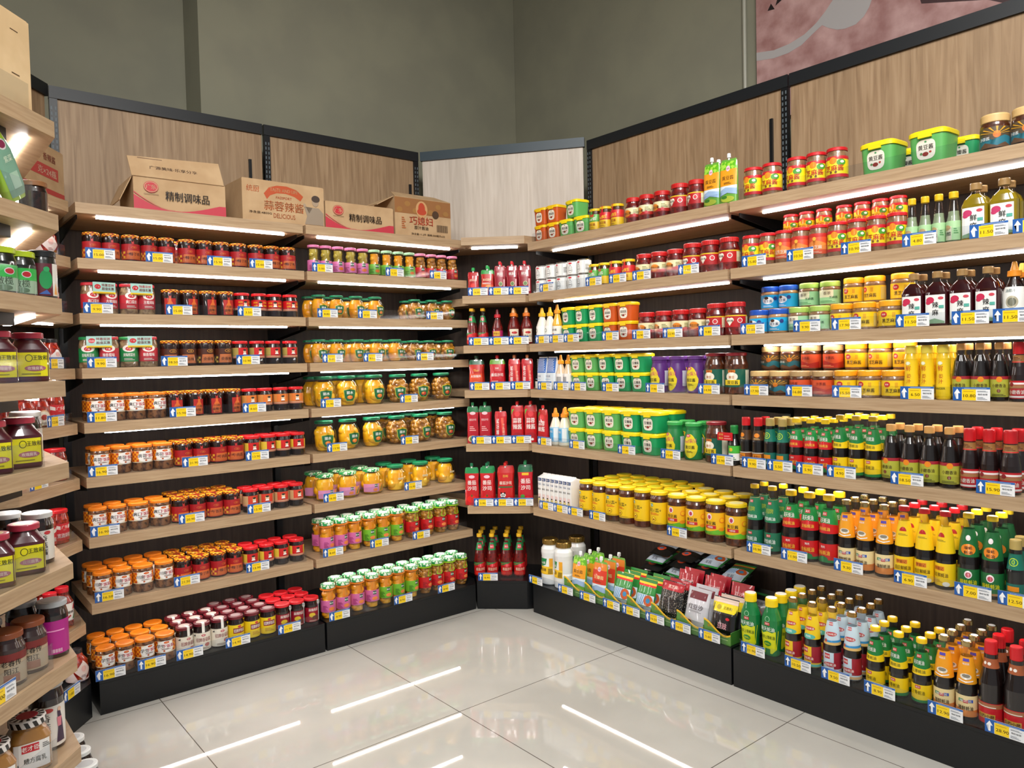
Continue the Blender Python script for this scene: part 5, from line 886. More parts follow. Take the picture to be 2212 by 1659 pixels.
def shelf(root, b, k, z):
    L = BAY[b][2]; poly = [to_local(b, p) for p in POLY[b]] if b in POLY else None
    g = .004
    if poly: me = mm('shelf', lambda m: m.prism(poly, -.043, 0, WE()))
    else: me = mm('shelf', lambda m: m.box(g, 0, -.043, L - g, .45, 0, WE()))
    sh = ob('shelf', me, root, (0, 0, z))
    if b == 'L0':
        e = [to_local(b, p) for p in ((-1.30, 2.06), (-1.60, 2.41))]
        def f(m):
            (x0, y0), (x1, y1) = e; dx, dy = x1 - x0, y1 - y0; q = math.hypot(dx, dy); nx, ny = -dy / q * .010, dx / q * .010
            m.prism([(x0 - nx, y0 - ny), (x1 - nx, y1 - ny), (x1 + nx, y1 + ny), (x0 + nx, y0 + ny)][::-1], -.052, -.0435, emis('led_light', LEDP))
        if k < 5: ob('led_strip', mm('led_strip', f), sh)
        ob('bracket', mm('bracket', lambda m: m.prism([(.86, .06), (.99, .07), (.985, .10), (.86, .09)], -.075, -.0435, BLK())), sh)
    else:
        x0, x1 = (.09, L - .075) if L > .5 else (.045, L - .045)
        ly = .056 if b in ('A', 'B', 'L1') else .105
        if b != 'C' or k == 0: ob('led_strip', mm('led_strip', lambda m: m.box(x0, ly, -.0505, x1, ly + .011, -.0432, emis('led_light', LEDP))), sh)
        for x in ((.014, L - .018) if L > .5 else ()):
            def f(m, x=x): m.add([(x, .05, -.0432), (x, .449, -.0432), (x, .449, -.11), (x, .05, -.06), (x + .004, .05, -.0432), (x + .004, .449, -.0432), (x + .004, .449, -.11), (x + .004, .05, -.06)], [(0, 1, 2, 3), (7, 6, 5, 4), (0, 4, 5, 1), (1, 5, 6, 2), (2, 6, 7, 3), (3, 7, 4, 0)], BLK())
            ob('bracket', mm('bracket', f), sh)
    h = .07 if b == 'L0' else .046
    if not (b in ('A', 'B', 'C', 'L1') and k == 0):
        x0, x1 = (.03, L - .035) if L > .5 else (.02, L - .02)
        if b == 'L0': x1 = L - .09
        ob('clear_fence', mm('clear_fence', lambda m: m.box(x0, .010, .0003, x1, .0125, h, 'pastic')), sh)
    return sh
for b, ((ox, oy), ang, L, zs, nm) in BAY.items():
    root = bpy.data.objects.new('shelving_bay', None); COL.objects.link(root); root.location = (ox, oy, 0); root.rotation_euler.z = ang
    tag(root, BL[b], 'shelving')
    for k, z in enumerate(zs[:-1]): shelf(root, b, k, z + CZ)
    dz = zs[-1] + CZ; L_ = L
    if b in DECK:
        dp = [to_local(b, p) for p in DECK[b]]
        ob('base_deck', mm('base_deck', lambda m: m.prism(dp, dz - .012, dz, BLK())), root)
        ob('plinth', mm('plinth', lambda m: m.prism(dp, 0.001, dz - .0125, BLK())), root)
        fo = dp[0][1], dp[0][0], dp[1][0]
    else:
        ba = .10 if b in 'AB' else .012
        dp = [(.002, -ba), (L - .002, -ba), (L - .002, .46), (.002, .46)] if b != 'B' else [(.002, -ba), (.905, -ba), (L - .002, 0), (L - .002, .46), (.002, .46)]
        ob('base_deck', mm('base_deck', lambda m: m.prism(dp, dz - .012, dz, BLK())), root)
        ob('plinth', mm('plinth', lambda m: m.prism(dp, 0.001, dz - .0125, BLK())), root)
        fo = -ba, .01, (L if b != 'B' else .905) - .01
    ob('clear_fence', mm('clear_fence', lambda m: m.box(fo[1] + .02, fo[0] + .004, dz - .01, fo[2] - .02, fo[0] + .0065, dz + .05, 'pastic')), root)
    if b == 'L0':
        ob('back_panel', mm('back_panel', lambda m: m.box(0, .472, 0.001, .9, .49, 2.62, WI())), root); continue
    zt = 2.66 if b in 'DE' else 2.682
    if b == 'C': p0, p1 = to_local(b, (-.55, 4.711)), to_local(b, (.474, 4.459))
    elif b == 'L1': p0, p1 = to_local(b, (-2.064, 2.40)), to_local(b, (-2.064, 3.462))
    else: p0, p1 = (0, .485), (L, .485)
    dx, dy = p1[0] - p0[0], p1[1] - p0[1]; q = math.hypot(dx, dy); an = math.atan2(dy, dx)
    def panel(name, x0, x1, y0, y1, z0, z1, mat):
        o = ob(name, mm(name, lambda m: m.box(x0, y0, z0, x1, y1, z1, mat)), root, (p0[0], p0[1], 0), an); return o
    e0 = .034 if b in ('B', 'D') or b == 'A' else (.03 if b in ('C', 'L1') else .002); e1 = .034 if b in ('B', 'D', 'E') else (.03 if b in ('C', 'L1') else .002)
    panel('header_panel', e0, q - e1, 0, .015, zs[0] + CZ, zt - .055, WC() if b == 'C' else WP())
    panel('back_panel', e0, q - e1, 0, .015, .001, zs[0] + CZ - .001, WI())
    panel('top_rail', *((.001, q - .001) if b in 'ABDE' else (.02, q - .02)), -.012, .016, zt - .0545, zt, flat('3c4850', .35) if b == 'C' else flat('15181c', .4))  # corner rail: reflection on black metal painted in as blue-grey
    ups = {'A': (.0175,), 'B': (.0175, q - .0175), 'C': (), 'D': (.0175, q - .0175), 'E': (q - .0175,), 'L1': ()}[b]
    for x in ups:
        def f(m, x=x):
            m.box(x - .016, -.011, .001, x + .016, .012, zt - .056, BLK())
            for i in range(40):
                for s_ in (-1, 1):
                    zz = 2.1 + i * .0125 * 1.0
                    if zz < zt - .03 and i % 2 == 0: m.box(x + s_ * .008 - .003, -.0116, zz, x + s_ * .008 + .003, -.0112, zz + .015, flat('5a646a', .5))
        ob('upright', mm('upright', f), root, (p0[0], p0[1], 0), an)
    if b in 'ABD':
        xs, zz = {'A': (.912, 2.486), 'B': (.91, 2.48), 'D': (1.19, 2.483)}[b]
        panel('slot_strip', xs - .007, xs + .007, -.012, -.0005, zs[0] + CZ, zz, BLK())
# ---------- room ----------
def wl(px, off, a0=a1, o=(-1.756, 3.088)): c, s = math.cos(a0), math.sin(a0); return (o[0] + c * px - s * off, o[1] + s * px + c * off)
def wr(px, off): return wl(px, off, a2, (.0995, 4.15))
wallm = noisy('wall_paint', '7e7c6b', '84826f', 3, .7, 0)
lp = [wl(-3, 1.0), wl(.757, 1.0), wl(.757, .75), wl(2.985, .75), wl(2.985, 1.15), wl(-3, 1.15)]
struct('wall_left', mm('wall_left', lambda m: m.prism(lp, 0, 4.2, wallm)))
rp = [wr(-1.12, .88), wr(3.2, .88), wr(3.2, 1.0), wr(-1.12, 1.0)]
struct('wall_right', mm('wall_right', lambda m: m.prism(rp, 0, 4.2, wallm)))
struct('ceiling', mm('ceiling', lambda m: m.box(-5, -2.5, 4.2, 5, 7, 4.3, 'b8b6ae')))
fm, t, bs = newmat('polished_tile'); N = t.nodes; tc = N.new('ShaderNodeTexCoord'); sx = N.new('ShaderNodeSeparateXYZ'); link(t, tc.outputs['Object'], sx.inputs[0])
def lines(out, period, off):
    a = N.new('ShaderNodeMath'); a.operation = 'SUBTRACT'; a.inputs[1].default_value = off - period * 40; link(t, out, a.inputs[0])
    b_ = N.new('ShaderNodeMath'); b_.operation = 'MODULO'; b_.inputs[1].default_value = period; link(t, a.outputs[0], b_.inputs[0])
    c = N.new('ShaderNodeMath'); c.operation = 'LESS_THAN'; c.inputs[1].default_value = .0035; link(t, b_.outputs[0], c.inputs[0]); return c.outputs[0]
g1 = lines(sx.outputs[0], .874, 1.706); g2 = lines(sx.outputs[1], .913, 2.447)
mx = N.new('ShaderNodeMath'); mx.operation = 'MAXIMUM'; link(t, g1, mx.inputs[0]); link(t, g2, mx.inputs[1])
nz = N.new('ShaderNodeTexNoise'); nz.inputs['Scale'].default_value = 2.2; nz.inputs['Detail'].default_value = 4; link(t, tc.outputs['Object'], nz.inputs['Vector'])
rr = N.new('ShaderNodeValToRGB'); rr.color_ramp.elements[0].color = lin('b4b2ab'); rr.color_ramp.elements[1].color = lin('bfbdb6'); rr.color_ramp.elements[0].position = .35; rr.color_ramp.elements[1].position = .65
link(t, nz.outputs[0], rr.inputs[0]); mc = N.new('ShaderNodeMix'); mc.data_type = 'RGBA'; mc.inputs[7].default_value = lin('5a554c')
link(t, mx.outputs[0], mc.inputs[0]); link(t, rr.outputs[0], mc.inputs[6]); link(t, mc.outputs[2], bs.inputs['Base Color'])
bs.inputs['Roughness'].default_value = .025; bs.inputs['IOR'].default_value = 1.55
struct('floor', mm('floor', lambda m: m.box(-5, -5, -.1, 5, 5, 0, fm)), (0, 0, 0), a1)
# poster and pipe on the right wall
def wallthing(name, mb, t_, off, label, cat, scale=.01):
    p = wr(t_, off); o = ob(name, mb.mesh(name, scale), None, (p[0], p[1], 0), a2); tag(o, label, cat); return o
pink = noisy('poster_print', '936864', 'c09c98', 9, .6, 0, 0, (1, 1, 1), 8, .35, .7)
mb = MB(); x0, x1, zb, zt_ = 88.3, 240, 260, 380
mb.box(x0, -1.2, zb, x1, 0, zt_, pink)
sw = [(.883, 1.564), (.983, 1.545), (1.071, 1.549), (1.15, 1.568), (1.212, 1.601), (1.26, 1.641), (1.3, 1.683), (1.36, 1.76), (1.45, 1.9), (1.6, 1.9), (1.54, 1.76), (1.502, 1.656), (1.484, 1.614), (1.471, 1.583), (1.446, 1.55), (1.408, 1.527), (1.357, 1.525), (1.319, 1.533), (1.273, 1.558), (1.243, 1.581), (1.191, 1.554), (1.135, 1.521), (1.063, 1.505), (.982, 1.505), (.883, 1.522)]
art(mb, Plane(-1.2), [('p', [(1.62 * 100, 320), (210, 330), (236, 290), (232, 262), (196, 284), (170, 292)], '3c2426'), ('p', [(x * 100, (z + CZ) * 100) for x, z in sw], 'a8a3a2'), ('p', [(95, 316), (99, 315.5), (97, 319)], '1c1214'), ('p', [(99.5, 317), (103, 318.5), (101, 321)], '1c1214')], .02)
wallthing('poster', mb, 0, .86, 'large pinkish textured wall poster with grey-white curved shape', 'poster')
mb = MB(); lathe(mb, [(0.2, 1.1), (419.8, 1.1)], '9a988a', 14)
wallthing('wall_pipe', mb, .80, .868, 'thin vertical painted pipe on wall beside the pink poster', 'pipe')
# ---------- cartons ----------
def carton(label, b, x, y, z, w, d, h, rz, ops, flaps, group=None, base='kraft'):
    root = bpy.data.objects.new('cardboard_box', None); COL.objects.link(root); p = to_world(b, x, y, z + .0009); root.location = p; root.rotation_euler.z = BAY[b][1] + rz
    tag(root, label, 'box', group); mb = MB(); q = .5
    mb.box(0, 0, 0, w, d, .5, base); mb.box(0, 0, .5, w, q, h, base); mb.box(0, d - q, .5, w, d, h, base); mb.box(0, q, .5, q, d - q, h, base); mb.box(w - q, q, .5, w, d - q, h, base)
    ob('body', mb.mesh('body'), root)
    if ops: mb = MB(); art(mb, Plane(0), ops, .01); ob('print', mb.mesh('print'), root)
    for fl in flaps:
        mb = MB(); pts = fl[0]; n = Vector((Vector(pts[1]) - Vector(pts[0]))).cross(Vector(pts[2]) - Vector(pts[0])).normalized() * .35
        A = [Vector(p_) for p_ in pts]; B = [a + n for a in A]
        mb.add(A + B, [(0, 1, 2, 3), (7, 6, 5, 4)] + [(i, 4 + i, 4 + (i + 1) % 4, (i + 1) % 4) for i in range(4)], base)
        if len(fl) > 1:
            A_, u, v = A[0], (A[1] - A[0]).normalized(), (A[3] - A[0]).normalized()
            nn = u.cross(v)
            m2 = MB(); art(m2, Plane(0), fl[1], .03)
            sgn = -.02
            mb2 = [(A_ + u * c[0] + v * c[2] + nn * (.37 - c[1])) for c in m2.v]
            o_ = len(mb.v); mb.v += [tuple(c) for c in mb2]
            for f_, mi in zip(m2.f, m2.m): mb.f.append([o_ + i for i in f_]); mb.m.append(mb.mi(m2.mats[mi][0])); mb.sm.append(False)
        ob('flap', mb.mesh('flap'), root)
    return root
k0 = zA[0] + CZ
def wave(w, h, lo, hi):
    cur = lambda f: h * (.07 + .40 * max(0, 1 - f / .38) ** 1.6 + .27 * (max(0, min(1, (f - .5) / .42)) ** 1.5))
    return [('p', [(w * i / 14, cur(i / 14) * lo), (w * (i + 1) / 14, cur((i + 1) / 14) * lo), (w * (i + 1) / 14, cur((i + 1) / 14) * hi + .01), (w * i / 14, cur(i / 14) * hi + .01)], 'c23a4a') for i in range(14)]
def gl(w, h): return wave(w, h, 0, 1) + wave(w, h, 1.10, 1.18)[:6] + [('e', 7, h * .72, 3.0, 2.5, 'c2333c'), ('e', 7, h * .72, 2.8, 2.25, 'c2a27b'), ('e', 7, h * .72, 2.55, 2.0, 'c2333c'), ('t', '广乐', 7, h * .72, 2.1, 'd8b890'), ('lines', 4, h * .5, 10, h * .53, 1, '7a5a40'), ('t', '精制调味品', w * .57, h * .50, h * .28, '241a14', w * .48)]
w, h = 38.8, 14.6
carton('large open cardboard box reading 精制调味品 with raised front flap', 'A', .236, .05, k0, w, 27, h, -.02, gl(w, h), [([(-.6, -.2, h), (w - .6, -.2, h), (w - 2.2, 1.8, h + 10.2), (-1.8, 1.8, h + 8.6)], [('e', 20.5, 8.6, 2.4, 1.0, 'c2333c'), ('t', '广源美味·乐享分享', 18, 4.6, 1.5, '5a3c28', 20), ('lines', 4, 8.4, 14, 9, 1, '6a4a34')]), ([(-.1, 1, h), (-.1, 26, h), (-5, 25, 4), (-5, 2, 4)],)])
w, h = 41.5, 19.6
carton('closed cardboard box with orange 蒜蓉辣酱 print and woman figure', 'A', .699, .035, k0, w, 22, h, .02, [('t', '统厨', 5.2, 15.4, 3.0, 'c2683c'), ('p', [(10.5, 13.6), (13, 16.6), (17, 18), (22, 18.2), (27, 17), (30.5, 14.2), (29, 11.8), (26, 13.6), (21.5, 14.6), (17, 14.4), (13.6, 13), (12, 11)], 'b9512c'), ('t', 'TASTE AND LIFE', 20.6, 15.9, 1.6, 'c9a074', 14), ('t', 'PASSPORT', 20.5, 12.3, 1.2, 'b9512c', 8), ('t', '蒜蓉辣酱', 20.5, 8.2, 4.6, 'b9683c', 20), ('t', 'DELICIOUS', 20.5, 3.6, 2.2, 'b9683c', 11), ('t', '净含量:4800G', 8.6, 4.4, 1.2, '5a4430', 11),
    ('p', [(31, 1), (41, 1), (41, 7), (38.6, 9.4), (35.2, 9.4), (33.4, 6.4), (31.6, 9.6), (31, 9), (32.2, 5)], '9a8a78'), ('e', 36.8, 12.4, 1.8, 2.4, 'a8937c'), ('e', 37.0, 13.8, 2.2, 1.7, '4a3c34'), ('e', 31, 10.2, .7, .9, 'a8937c')], [([(.3, .3, h + .02), (w - .3, .3, h + .02), (w - .3, 21.7, h + .02), (.3, 21.7, h + .02)],)])
w, h = 39.3, 13.8
carton('low cardboard box reading 精制调味品 without raised flap', 'A', 1.124, .05, k0, w, 22, h, 0, gl(w, h), [([(.3, .3, h + .02), (w - .3, .3, h + .02), (w - .3, 21.7, h + .02), (.3, 21.7, h + .02)],)])
w, h = 36.4, 21
carton('open cardboard box reading 巧媳妇 with patterned brown top band', 'A', 1.528, .05, k0, w, 22, h, 0, [('r', 0, 12.6, w, h, '96663c')] + [('e', 3 + i * 5, 14.5 + (i % 2) * 3.4, 1.8, 1.4, 'a0743f') for i in range(7)] + [('e', 17, 15.5, 3.8, 4.6, 'c79a6a'), ('e', 17, 16, 2.2, 3.2, 'b8442c'), ('e', 17, 14.2, 3.0, 1.8, 'b8442c'), ('e', 26, 13.4, 2.2, 2.2, '4a3424'), ('t', '巧媳妇', 16.5, 9.2, 4.6, 'b8442c', 15), ('t', '原汁酱油', 16.5, 5.4, 2.0, '3a2a1c', 9), ('t', '净含量:11.2升 规格:350毫升x32', 21, 1.9, 1.2, '3a2a1c', 22), ('bars', 26.6, 4, 34, 8, 18, '3a2a1c'), ('lines', 4, 4.5, 6.5, 11, 6, 'b8683c')],
       [([(0, 0, h), (w, 0, h), (w - 5, 9, h + 4), (3, 9, h + 4.2)],), ([(-.2, .5, h), (-.2, 21, h), (-9, 18, h - 4), (-9, 3, h - 5)],)])
carton('cardboard box behind nearest unit with red bands, 克×24瓶', 'L1', .20, .09, k0, 38, 11, 24, .10, [('r', 0, 4.5, 38, 6.6, 'b83a3c'), ('r', 8, 11, 33, 16, 'b83a3c'), ('t', '克×24瓶', 24, 13.4, 3.0, 'd8c0a8', 15), ('t', '香辣酱', 26, 19.4, 3.0, '8a3a30', 10)], [([(.3, .3, 24.02), (37.7, .3, 24.02), (37.7, 10.7, 24.02), (.3, 10.7, 24.02)],)])
carton('tall plain cardboard box with staples on nearest unit top', 'L0', .72, .05, zL0[0] + CZ, 33.5, 34, 25, -.03, [('lines', 26, 20.6, 29, 21.2, 1, '5a4430'), ('lines', 26, 9.4, 29, 10, 1, '5a4430'), ('p', [(4, 13.8), (22, 15.8), (22, 16.1), (4, 14.2)], '6a5aa0')], [([(.3, .3, 25.02), (33.2, .3, 25.02), (33.2, 33.7, 25.02), (.3, 33.7, 25.02)],)], base=noisy('pale_board', 'c9ab80', 'd6b98e', 7, .8, 0))
# ---------- products on shelves ----------
def copy_thing(k, loc, rz, sc=1, rx=0):
    P = T[k]
    root = bpy.data.objects.new(P['name'], None); COL.objects.link(root); root.location = loc; root.rotation_euler = (rx, 0, rz); root.scale = (sc, sc, sc)
    root['category'] = P['cat']
    for nm, me, ch in P['parts']:
        o = bpy.data.objects.new(nm, me); COL.objects.link(o); o.parent = root
        for n2, m2 in ch:
            c = bpy.data.objects.new(n2, m2); COL.objects.link(c); c.parent = o
    return root
NUM = ['first', 'second', 'third', 'fourth', 'fifth', 'sixth', 'seventh', 'eighth', 'ninth', 'tenth', 'eleventh', 'twelfth', 'thirteenth', 'fourteenth']
SC = {('E', 1, 'ssAb'): .78, ('C', 3, 'poE'): .96, ('C', 3, 'poD'): .96, ('C', 3, 'poF'): .96, ('E', 5, 'oyR'): 1.28, ('D', 4, 'tbL'): 1.12, ('D', 4, 'tbG'): 1.12, ('E', 0, 'tbL'): 1.28, ('E', 0, 'tbG'): 1.15, ('C', 2, 'kpB'): .86, ('D', 3, 'lat'): .95, ('E', 3, 'seB'): .92, ('E', 3, 'rcB'): .92, ('E', 0, 'pbT'): 1.25, ('D', 4, 'poH'): .92, ('D', 0, 'poY'): 1.0}
YAW = {'olG': .1, 'lat': 0, 'bab': 0, 'tbG': .12, 'tbL': .12, 'tbO': .12}
ROWN = ['front row', 'second row', 'third row', 'fourth row', 'fifth row', 'sixth row', 'seventh row']
REG = []; SQ = {'tbG', 'tbL', 'tbO', 'olG', 'olD', 'yqj', 'stl', 'sqg', 'lat', 'bab'}
rnd = random.Random(11)
def ext(ty):
    P = T[ty]
    if 'ext' not in P:
        ax = ay = 0
        for nm, me, ch in P['parts']:
            for m_ in [me] + [q for _, q in ch]:
                for v in m_.vertices: ax = max(ax, abs(v.co.x)); ay = max(ay, abs(v.co.y))
        if ty == 'vin': ax = P['w'] * .005
        P['ext'] = (ax, ay)
    return P['ext']
items = []
for line in DATA.strip().splitlines():
    f = line.split(); b, kk, ty, sb = f[0], int(f[1]), f[2], float(f[3]); ts = [float(x) for x in f[4].split(',')]
    op = dict(x.split('=') for x in f[5].split(',')) if len(f) > 5 else {}
    P = T[ty]; sc = SC.get((b, kk, ty + ('b' if sb > .1 and b == 'E' else '')), SC.get((b, kk, ty), 1)); z0 = BAY[b][3][kk] + CZ + .0006 + float(op.get('lift', 0)); rows = int(op.get('rows', 1)); st = int(op.get('st', 1)); st2 = int(op.get('st2', 1))
    dd = max(P['d'] * .01, min(ext(ty)[1], P['d'] * .007) * 2) * sc; rg = max(float(op.get('rg', 0)), dd + .005); zdk = kk == len(BAY[b][3]) - 1
    yw = YAW.get(ty, .3)
    if ty == 'bab': yw = 0
    if ty == 'lat' or P['cat'] == 'pouch': yw = .06
    if ty in ('olG', 'olD', 'sqg'): yw = .05
    if ty == 'spn': yw = .12
    for r in range(rows):
        for s_ in range(st if r == 0 else (st2 if st2 > 1 and r == 1 else st)):
            for t_ in ts:
                x = t_ + TSHIFT.get(b, 0); y = max(sb, .018 if not zdk else (-.09 if b in ('A', 'B') else -.03 if b not in ('D', 'E') else -.002)) + dd / 2 + r * rg
                if zdk and b == 'C': y += .02
                if r > 0: x += rnd.uniform(-.004, .004)
                if y + dd / 2 > .455 or (b == 'C' and y + dd / 2 > .34): continue
                if r > 0 and (x + P['w'] * .005 > BAY[b][2] - .02 or x < P['w'] * .005 + .01) and b in 'ABDE' and P['h'] > 15: continue
                if r > 0 and b == 'C' and kk in (4, 5) and x < .07: continue
                items.append((b, kk, ty, r, s_, x, y, z0 + s_ * (P['h'] * .01 * sc + .0008), sc, rnd.uniform(-yw, yw), op.get('lift', '') + ('b' if sb > .09 else '')))
# keep neighbours on a shelf from touching: slim a crowded run a little, then spread the rest
from collections import defaultdict
G = defaultdict(list); FS = [1.0] * len(items)
for i, it in enumerate(items): G[(it[0], it[1], (0, it[10]) if it[3] == 0 else ('r', it[3]), it[4])].append(i)
for key, idx in G.items():
    b = key[0]; L = BAY[b][2]
    idx.sort(key=lambda i: items[i][5]); xs = [items[i][5] for i in idx]
    def half(i):
        ax, ay = ext(items[i][2]); ay = min(ay, T[items[i][2]]['d'] * .006); rot = abs(items[i][9]) if b not in ('L0', 'L1') else .8; nn = items[i][2] in SQ
        return (ax * (math.cos(rot) + (math.sin(rot) * .8 * ay / ax if nn else 0)) if nn else ax) * items[i][8] * FS[i] + .0008
    for a in range(len(idx) - 1):
        g_ = xs[a + 1] - xs[a]; need = half(idx[a]) + half(idx[a + 1])
        if g_ < need:
            k_ = max(.88, g_ / need)
            for q in (a, a + 1): FS[idx[q]] = min(FS[idx[q]], k_)
    hw = [half(i) for i in idx]; lo_, hi_ = (.004, L + (.03 if b == 'D' else .0 if b != 'E' else .1)) if b not in ('L0', 'C') else (-.02, L + .05)
    for _ in range(120):
        xs[0] = max(xs[0], lo_ + hw[0]); xs[-1] = min(xs[-1], hi_ - hw[-1])
        for a in range(len(idx) - 1):
            g_ = hw[a] + hw[a + 1] - (xs[a + 1] - xs[a])
            if g_ > 0: xs[a] -= g_ / 2 + 1e-4; xs[a + 1] += g_ / 2 + 1e-4
    for a, i in enumerate(idx): it = list(items[i]); it[5] = xs[a]; it.append(FS[i]); items[i] = tuple(it)
byk = defaultdict(list)
for it in items: byk[(it[0], it[1], it[2], it[3] + (1 if it[8] == .78 else 0), it[4])].append(it)
for key, lst in byk.items():
    b, kk, ty, r, s_ = key; lst.sort(key=lambda q: q[5]); P = T[ty]; nz_ = len(BAY[b][3])
    rows_here = {q[3] + (1 if q[8] == .78 else 0) for q in items if q[0] == b and q[1] == kk and q[2] == ty}; tiers = {q[4] for q in items if q[0] == b and q[1] == kk and q[2] == ty}
    shn = 'bottom deck' if kk == nz_ - 1 else ORD[kk] + ' shelf'
    for i, it in enumerate(lst):
        o = copy_thing(ty, to_world(b, it[5], it[6], it[7]), BAY[b][1] + it[9] * (.4 if b in ('L0', 'L1') else 1) + {'L0': -.8, 'L1': -.45}.get(b, 0), it[8])
        o.scale = (it[8] * it[11], it[8] * it[11], it[8])
        loc = []
        if len(lst) > 1: loc.append(NUM[i] + ' from left' if i < len(lst) - 1 or len(lst) < 3 else 'rightmost')
        if len(rows_here) > 1: loc.append(ROWN[r])
        if len(tiers) > 1: loc.append('upper tier' if s_ else 'lower tier')
        lab = P['look'] + ', ' + ', '.join(loc + [shn, BAY[b][4]])
        o['label'] = lab; o['group'] = P['group']; REG.append(lab)
# ---------- trays, sachets and packets on the inner right bay's deck ----------
zd = zD[-1] + CZ + .0006
def place(ty, x, y, z, rx, rz, label, b='D', sc=1):
    o = copy_thing(ty, to_world(b, x, y, z), BAY[b][1] + rz, sc, rx); o['label'] = label; o['group'] = T[ty]['group']; REG.append(label); return o
edges = [.24, .392, .536, .681, .831, .98, 1.128, 1.268]
for i in range(7):
    x0, x1 = edges[i], edges[i + 1] - .004; wd = (x1 - x0) * 100; mb = MB()
    n = 14; top = [(wd * j / n, 6.2 + 2.6 * math.cos(math.pi * 2 * (j / n) * .62 + .15)) for j in range(n + 1)]
    mb.box(.2, .2, 0, wd - .2, 40, .15, '3f7a30'); mb.box(.2, 39.6, .15, wd - .2, 40, 8, '3f7a30')
    for xx in (.1, wd - .35):
        mb.box(xx, .4, .15, xx + .25, 39.6, 5.5, '3f7a30')
    art(mb, Plane(0), [('p', [(0, 0)] + [(wd, 0)] + top[::-1], '5a8f3c')], .0, .01)
    V = len(mb.v); mb.add([(x, .3, z) for x, z in [(0, 0), (wd, 0)] + top[::-1]], [tuple(range(n + 3))[::-1]], '5a8f3c')
    rim = MB()
    for (xa, za), (xb, zb_) in zip(top, top[1:]):
        rim.add([(xa, -.12, za - .45), (xb, -.12, zb_ - .45), (xb, -.12, zb_ + .25), (xa, -.12, za + .25), (xb, .32, zb_ + .25), (xa, .32, za + .25)], [(0, 1, 2, 3), (3, 2, 4, 5)], 'e8b820')
    art(rim, Plane(-.05), [('t', '葱伴侣', wd * .27, 6.4, 1.1, 'e0a01c', 3.6), ('lines', wd * .55, 2, wd * .9, 2.6, 1, 'b8d890')], .0)
    root = bpy.data.objects.new('display_tray', None); COL.objects.link(root); root.location = to_world('D', x0, .0, zd); root.rotation_euler.z = BAY['D'][1]
    tag(root, 'green cardboard display tray with wavy yellow edge, %s from left on bottom deck' % NUM[i], 'tray', 'green wavy-edged display trays')
    ob('body', mb.mesh('body'), root); ob('wavy_edge', rim.mesh('wavy_edge'), root)
zt2 = zd + .002
cen = [(a_ + b_) / 2 - .002 for a_, b_ in zip(edges, edges[1:])]
for r in range(3):
    for i, ty in enumerate(('poY', 'poZ')):
        place(ty, cen[i] + .004 * r, .034 + r * .062, zt2 + .0025, -.10, (.06, -.05, .03)[r], '%s, %s row in %s display tray' % (T[ty]['look'], NUM[r], NUM[i]))
for r in range(3):
    for i in range(2): place('bgG', cen[2 + i], .032 + r * .050, zt2, -.28, 0, 'green-blue sauce sachet with red-yellow arc, %s one in %s row of trays' % (('left', 'right')[i], NUM[r]))
for i in range(2): place('bgS', cen[4], .032 + i * .052, zt2, -.28, .0, 'clear bag of black sesame with red top, %s' % ('in front beside green sachets' if i == 0 else 'standing behind the other sesame bag'))
for i in range(2): place('bgV', cen[5], .032 + i * .052, zt2, -.26, -.04, 'silver bean paste bag with maroon header, %s' % ('in front beside yellow-topped bag' if i == 0 else 'half hidden behind front one'))
for i in range(2): place('bgY', cen[6], .032 + i * .052, zt2, -.26, .03, 'black bag with bright yellow top, %s' % ('in front beside green squeeze bottles' if i == 0 else 'behind the front one'))
n_ = 0
for i, r in ((4, 0), (4, 1), (5, 0), (5, 1), (6, 0)):
    place('bgR', cen[i], .14 + r * .04, zt2, -.28, 0, 'glossy red packet standing behind the front bags, %s from left' % NUM[n_]); n_ += 1
n_ = 0
for i in range(2, 7):
    for q, y in enumerate((.185, .235, .285) if i < 4 else (.235, .285)):
        if i < 6 or q: place('bgD', cen[i], y + .012, zt2 + .0015, -.62, 0, 'dark sauce packet leaning in %s tray, %s behind the front ones' % (NUM[i], NUM[q]), sc=1.0)
for lay in range(3):
    for j in range(4 - (lay > 1)):
        g_ = (lay + j) % 3 == 1
        place('bgG' if g_ else 'bgD', .62 + j * .15 + lay * .02, .236 + lay * .012, zt2 + .150 + lay * .0395, -1.33, (.0, -.10, .0, .10)[j], '%s packet lying flat on heap, %s layer, %s from left' % ('green sauce' if g_ else 'dark sauce', NUM[lay], NUM[j]))
# green pack on the nearest unit, jars on its deck
s = [(0, 3.6, 1.4, 3), (3, 4.2, 1.8, 3), (12, 4.0, 1.6, 3), (17, 2.6, 1.0, 2.4), (19, 1.4, .5, 2)]
mb = MB(); art(mb, Surf(s, 1, 17), [('p', [(-3.2, 1), (3.2, 1), (3.6, 9), (2.4, 15), (-2.4, 15), (-3.6, 9)], '7aa890'), ('e', 0, 14, 1.9, 1.4, 'e0d8d8'), ('e', 0, 14, 1.5, 1.0, '8a2a50'), ('r', -1.6, 3, 1.8, 7, 'a8c8b0'), ('t', '紫菜', 0, 10.4, 1.6, 'd8e8d0')], .04)
for i in range(2):
    root = bpy.data.objects.new('green_food_pack', None); COL.objects.link(root); root.location = to_world('L0', .985 - .10 * i, .05, zL0[1] + CZ + .024); root.rotation_euler = (.0, -.5, BAY['L0'][1])
    tag(root, ('green plastic pack with yellow-green edge leaning right on nearest unit', 'second green plastic pack cut by left photo edge')[i], 'pack', 'green plastic packs')
    ob('body', (bodym(s, '+a4d028', 28)), root); ob('label', mb.mesh('label'), root)
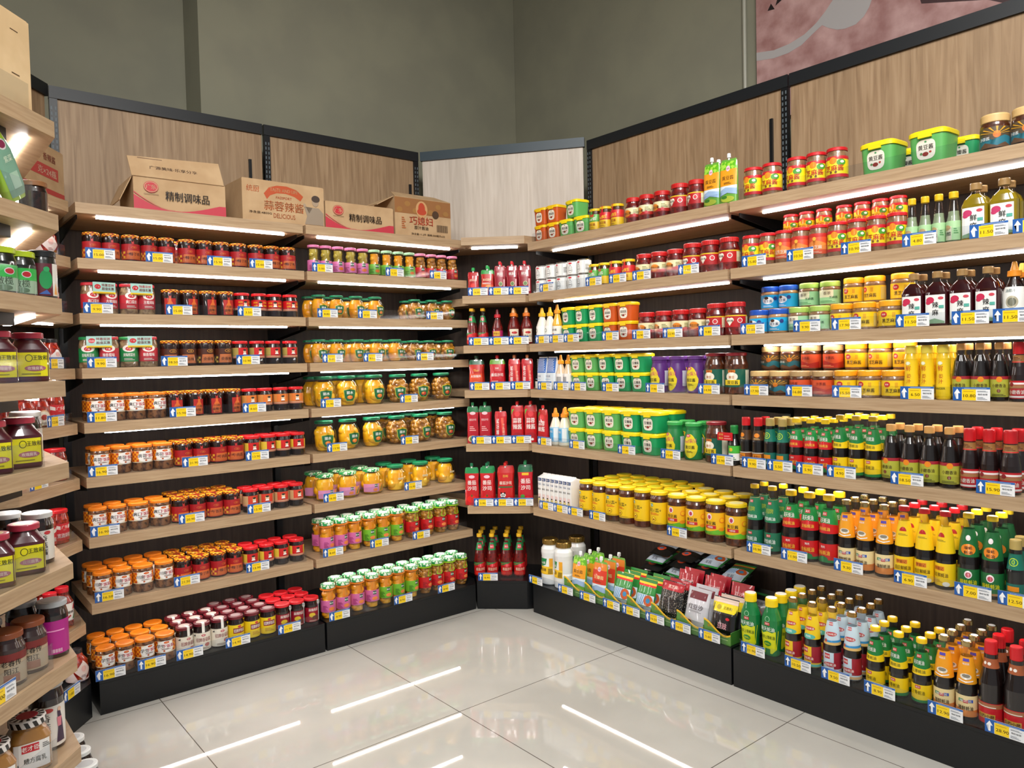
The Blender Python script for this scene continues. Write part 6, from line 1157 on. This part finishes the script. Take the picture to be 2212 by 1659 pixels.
for i, (wx, wy) in enumerate(((-1.40, 2.33), (-1.335, 2.25), (-1.27, 2.17), (-1.20, 2.09))):
    o = copy_thing('shl', (wx, wy, zL0[-1] + CZ + .0006), 1.2, .82); o['label'] = 'white-lidded jar on nearest unit base deck, %s from back' % NUM[i]; o['group'] = 'white-lidded jars on the base deck'
# ---------- price tags ----------
def tagmesh(price):
    mb = MB(); mb.box(0, 0, 0, 11, .12, 4.4, 'eef0f2')
    art(mb, Plane(0), [('r', 0, 0, 2.7, 4.4, '1f5ba8'), ('r', 2.7, 3.75, 11, 4.4, '2a66b4'), ('p', [(1.05, .5), (1.65, .5), (1.65, 2.4), (2.3, 2.4), (1.35, 3.9), (.4, 2.4), (1.05, 2.4)], 'f6f8fa'), ('r', 2.8, .1, 6.9, 3.7, 'f8d20c'), ('t', price, 5.0, 1.6, 1.0, '5a3c08', .72 * len(price)), ('lines', 3.2, 2.95, 6.2, 3.35, 1, 'c89a10'),
        ('lines', 7.3, 2.9, 10.4, 3.4, 2, '8a9098'), ('t', '物价标签', 8.9, 2.1, .55, '3a3e44', 2.8), ('lines', 7.3, .5, 10.2, 1.4, 3, 'a0a6ae'), ('lines', 3.4, 3.95, 10, 4.2, 1, 'c8d8ec')], 0, .012)
    return mb.mesh('price_tag')
TM = {}
for line in TAGS.strip().splitlines():
    f = line.split(); b, kk = f[0], int(f[1]); base = kk == len(BAY[b][3]) - 1
    if b == 'L0': base = False
    last = -9
    for i, q in enumerate(f[2:]):
        t_, pr = q.split(':'); x = float(t_) - .055 + TSHIFT.get(b, 0)
        x = max(x, last + .1115); last = x
        if pr not in TM: TM[pr] = tagmesh(pr)
        y = (-.10 if b in ('A', 'B') else -.012 if b in 'DE' else -.062) if base else (.0075 if b != 'C' else -.004)
        if base and b == 'C': y = to_local('C', DECK['C'][0])[1]
        if base and b == 'L1': y = -.058
        o = ob('price_tag', TM[pr], None, to_world(b, x, y - .0012, BAY[b][3][kk] + CZ + .0015), BAY[b][1]); nl = BAY[b][4]
        tag(o, 'price tag reading %s, %s from left, %s of %s' % (pr, NUM[i], 'bottom deck' if base else ORD[kk] + ' shelf', nl), 'price tag', 'shelf edge price tags')
bad = [l for l in REG if not 4 <= len(l.split()) <= 16]
print('LABELS', len(REG), 'bad', len(bad), sorted({b_.split(',')[0] for b_ in bad}), 'dups', len(REG) - len(set(REG)))
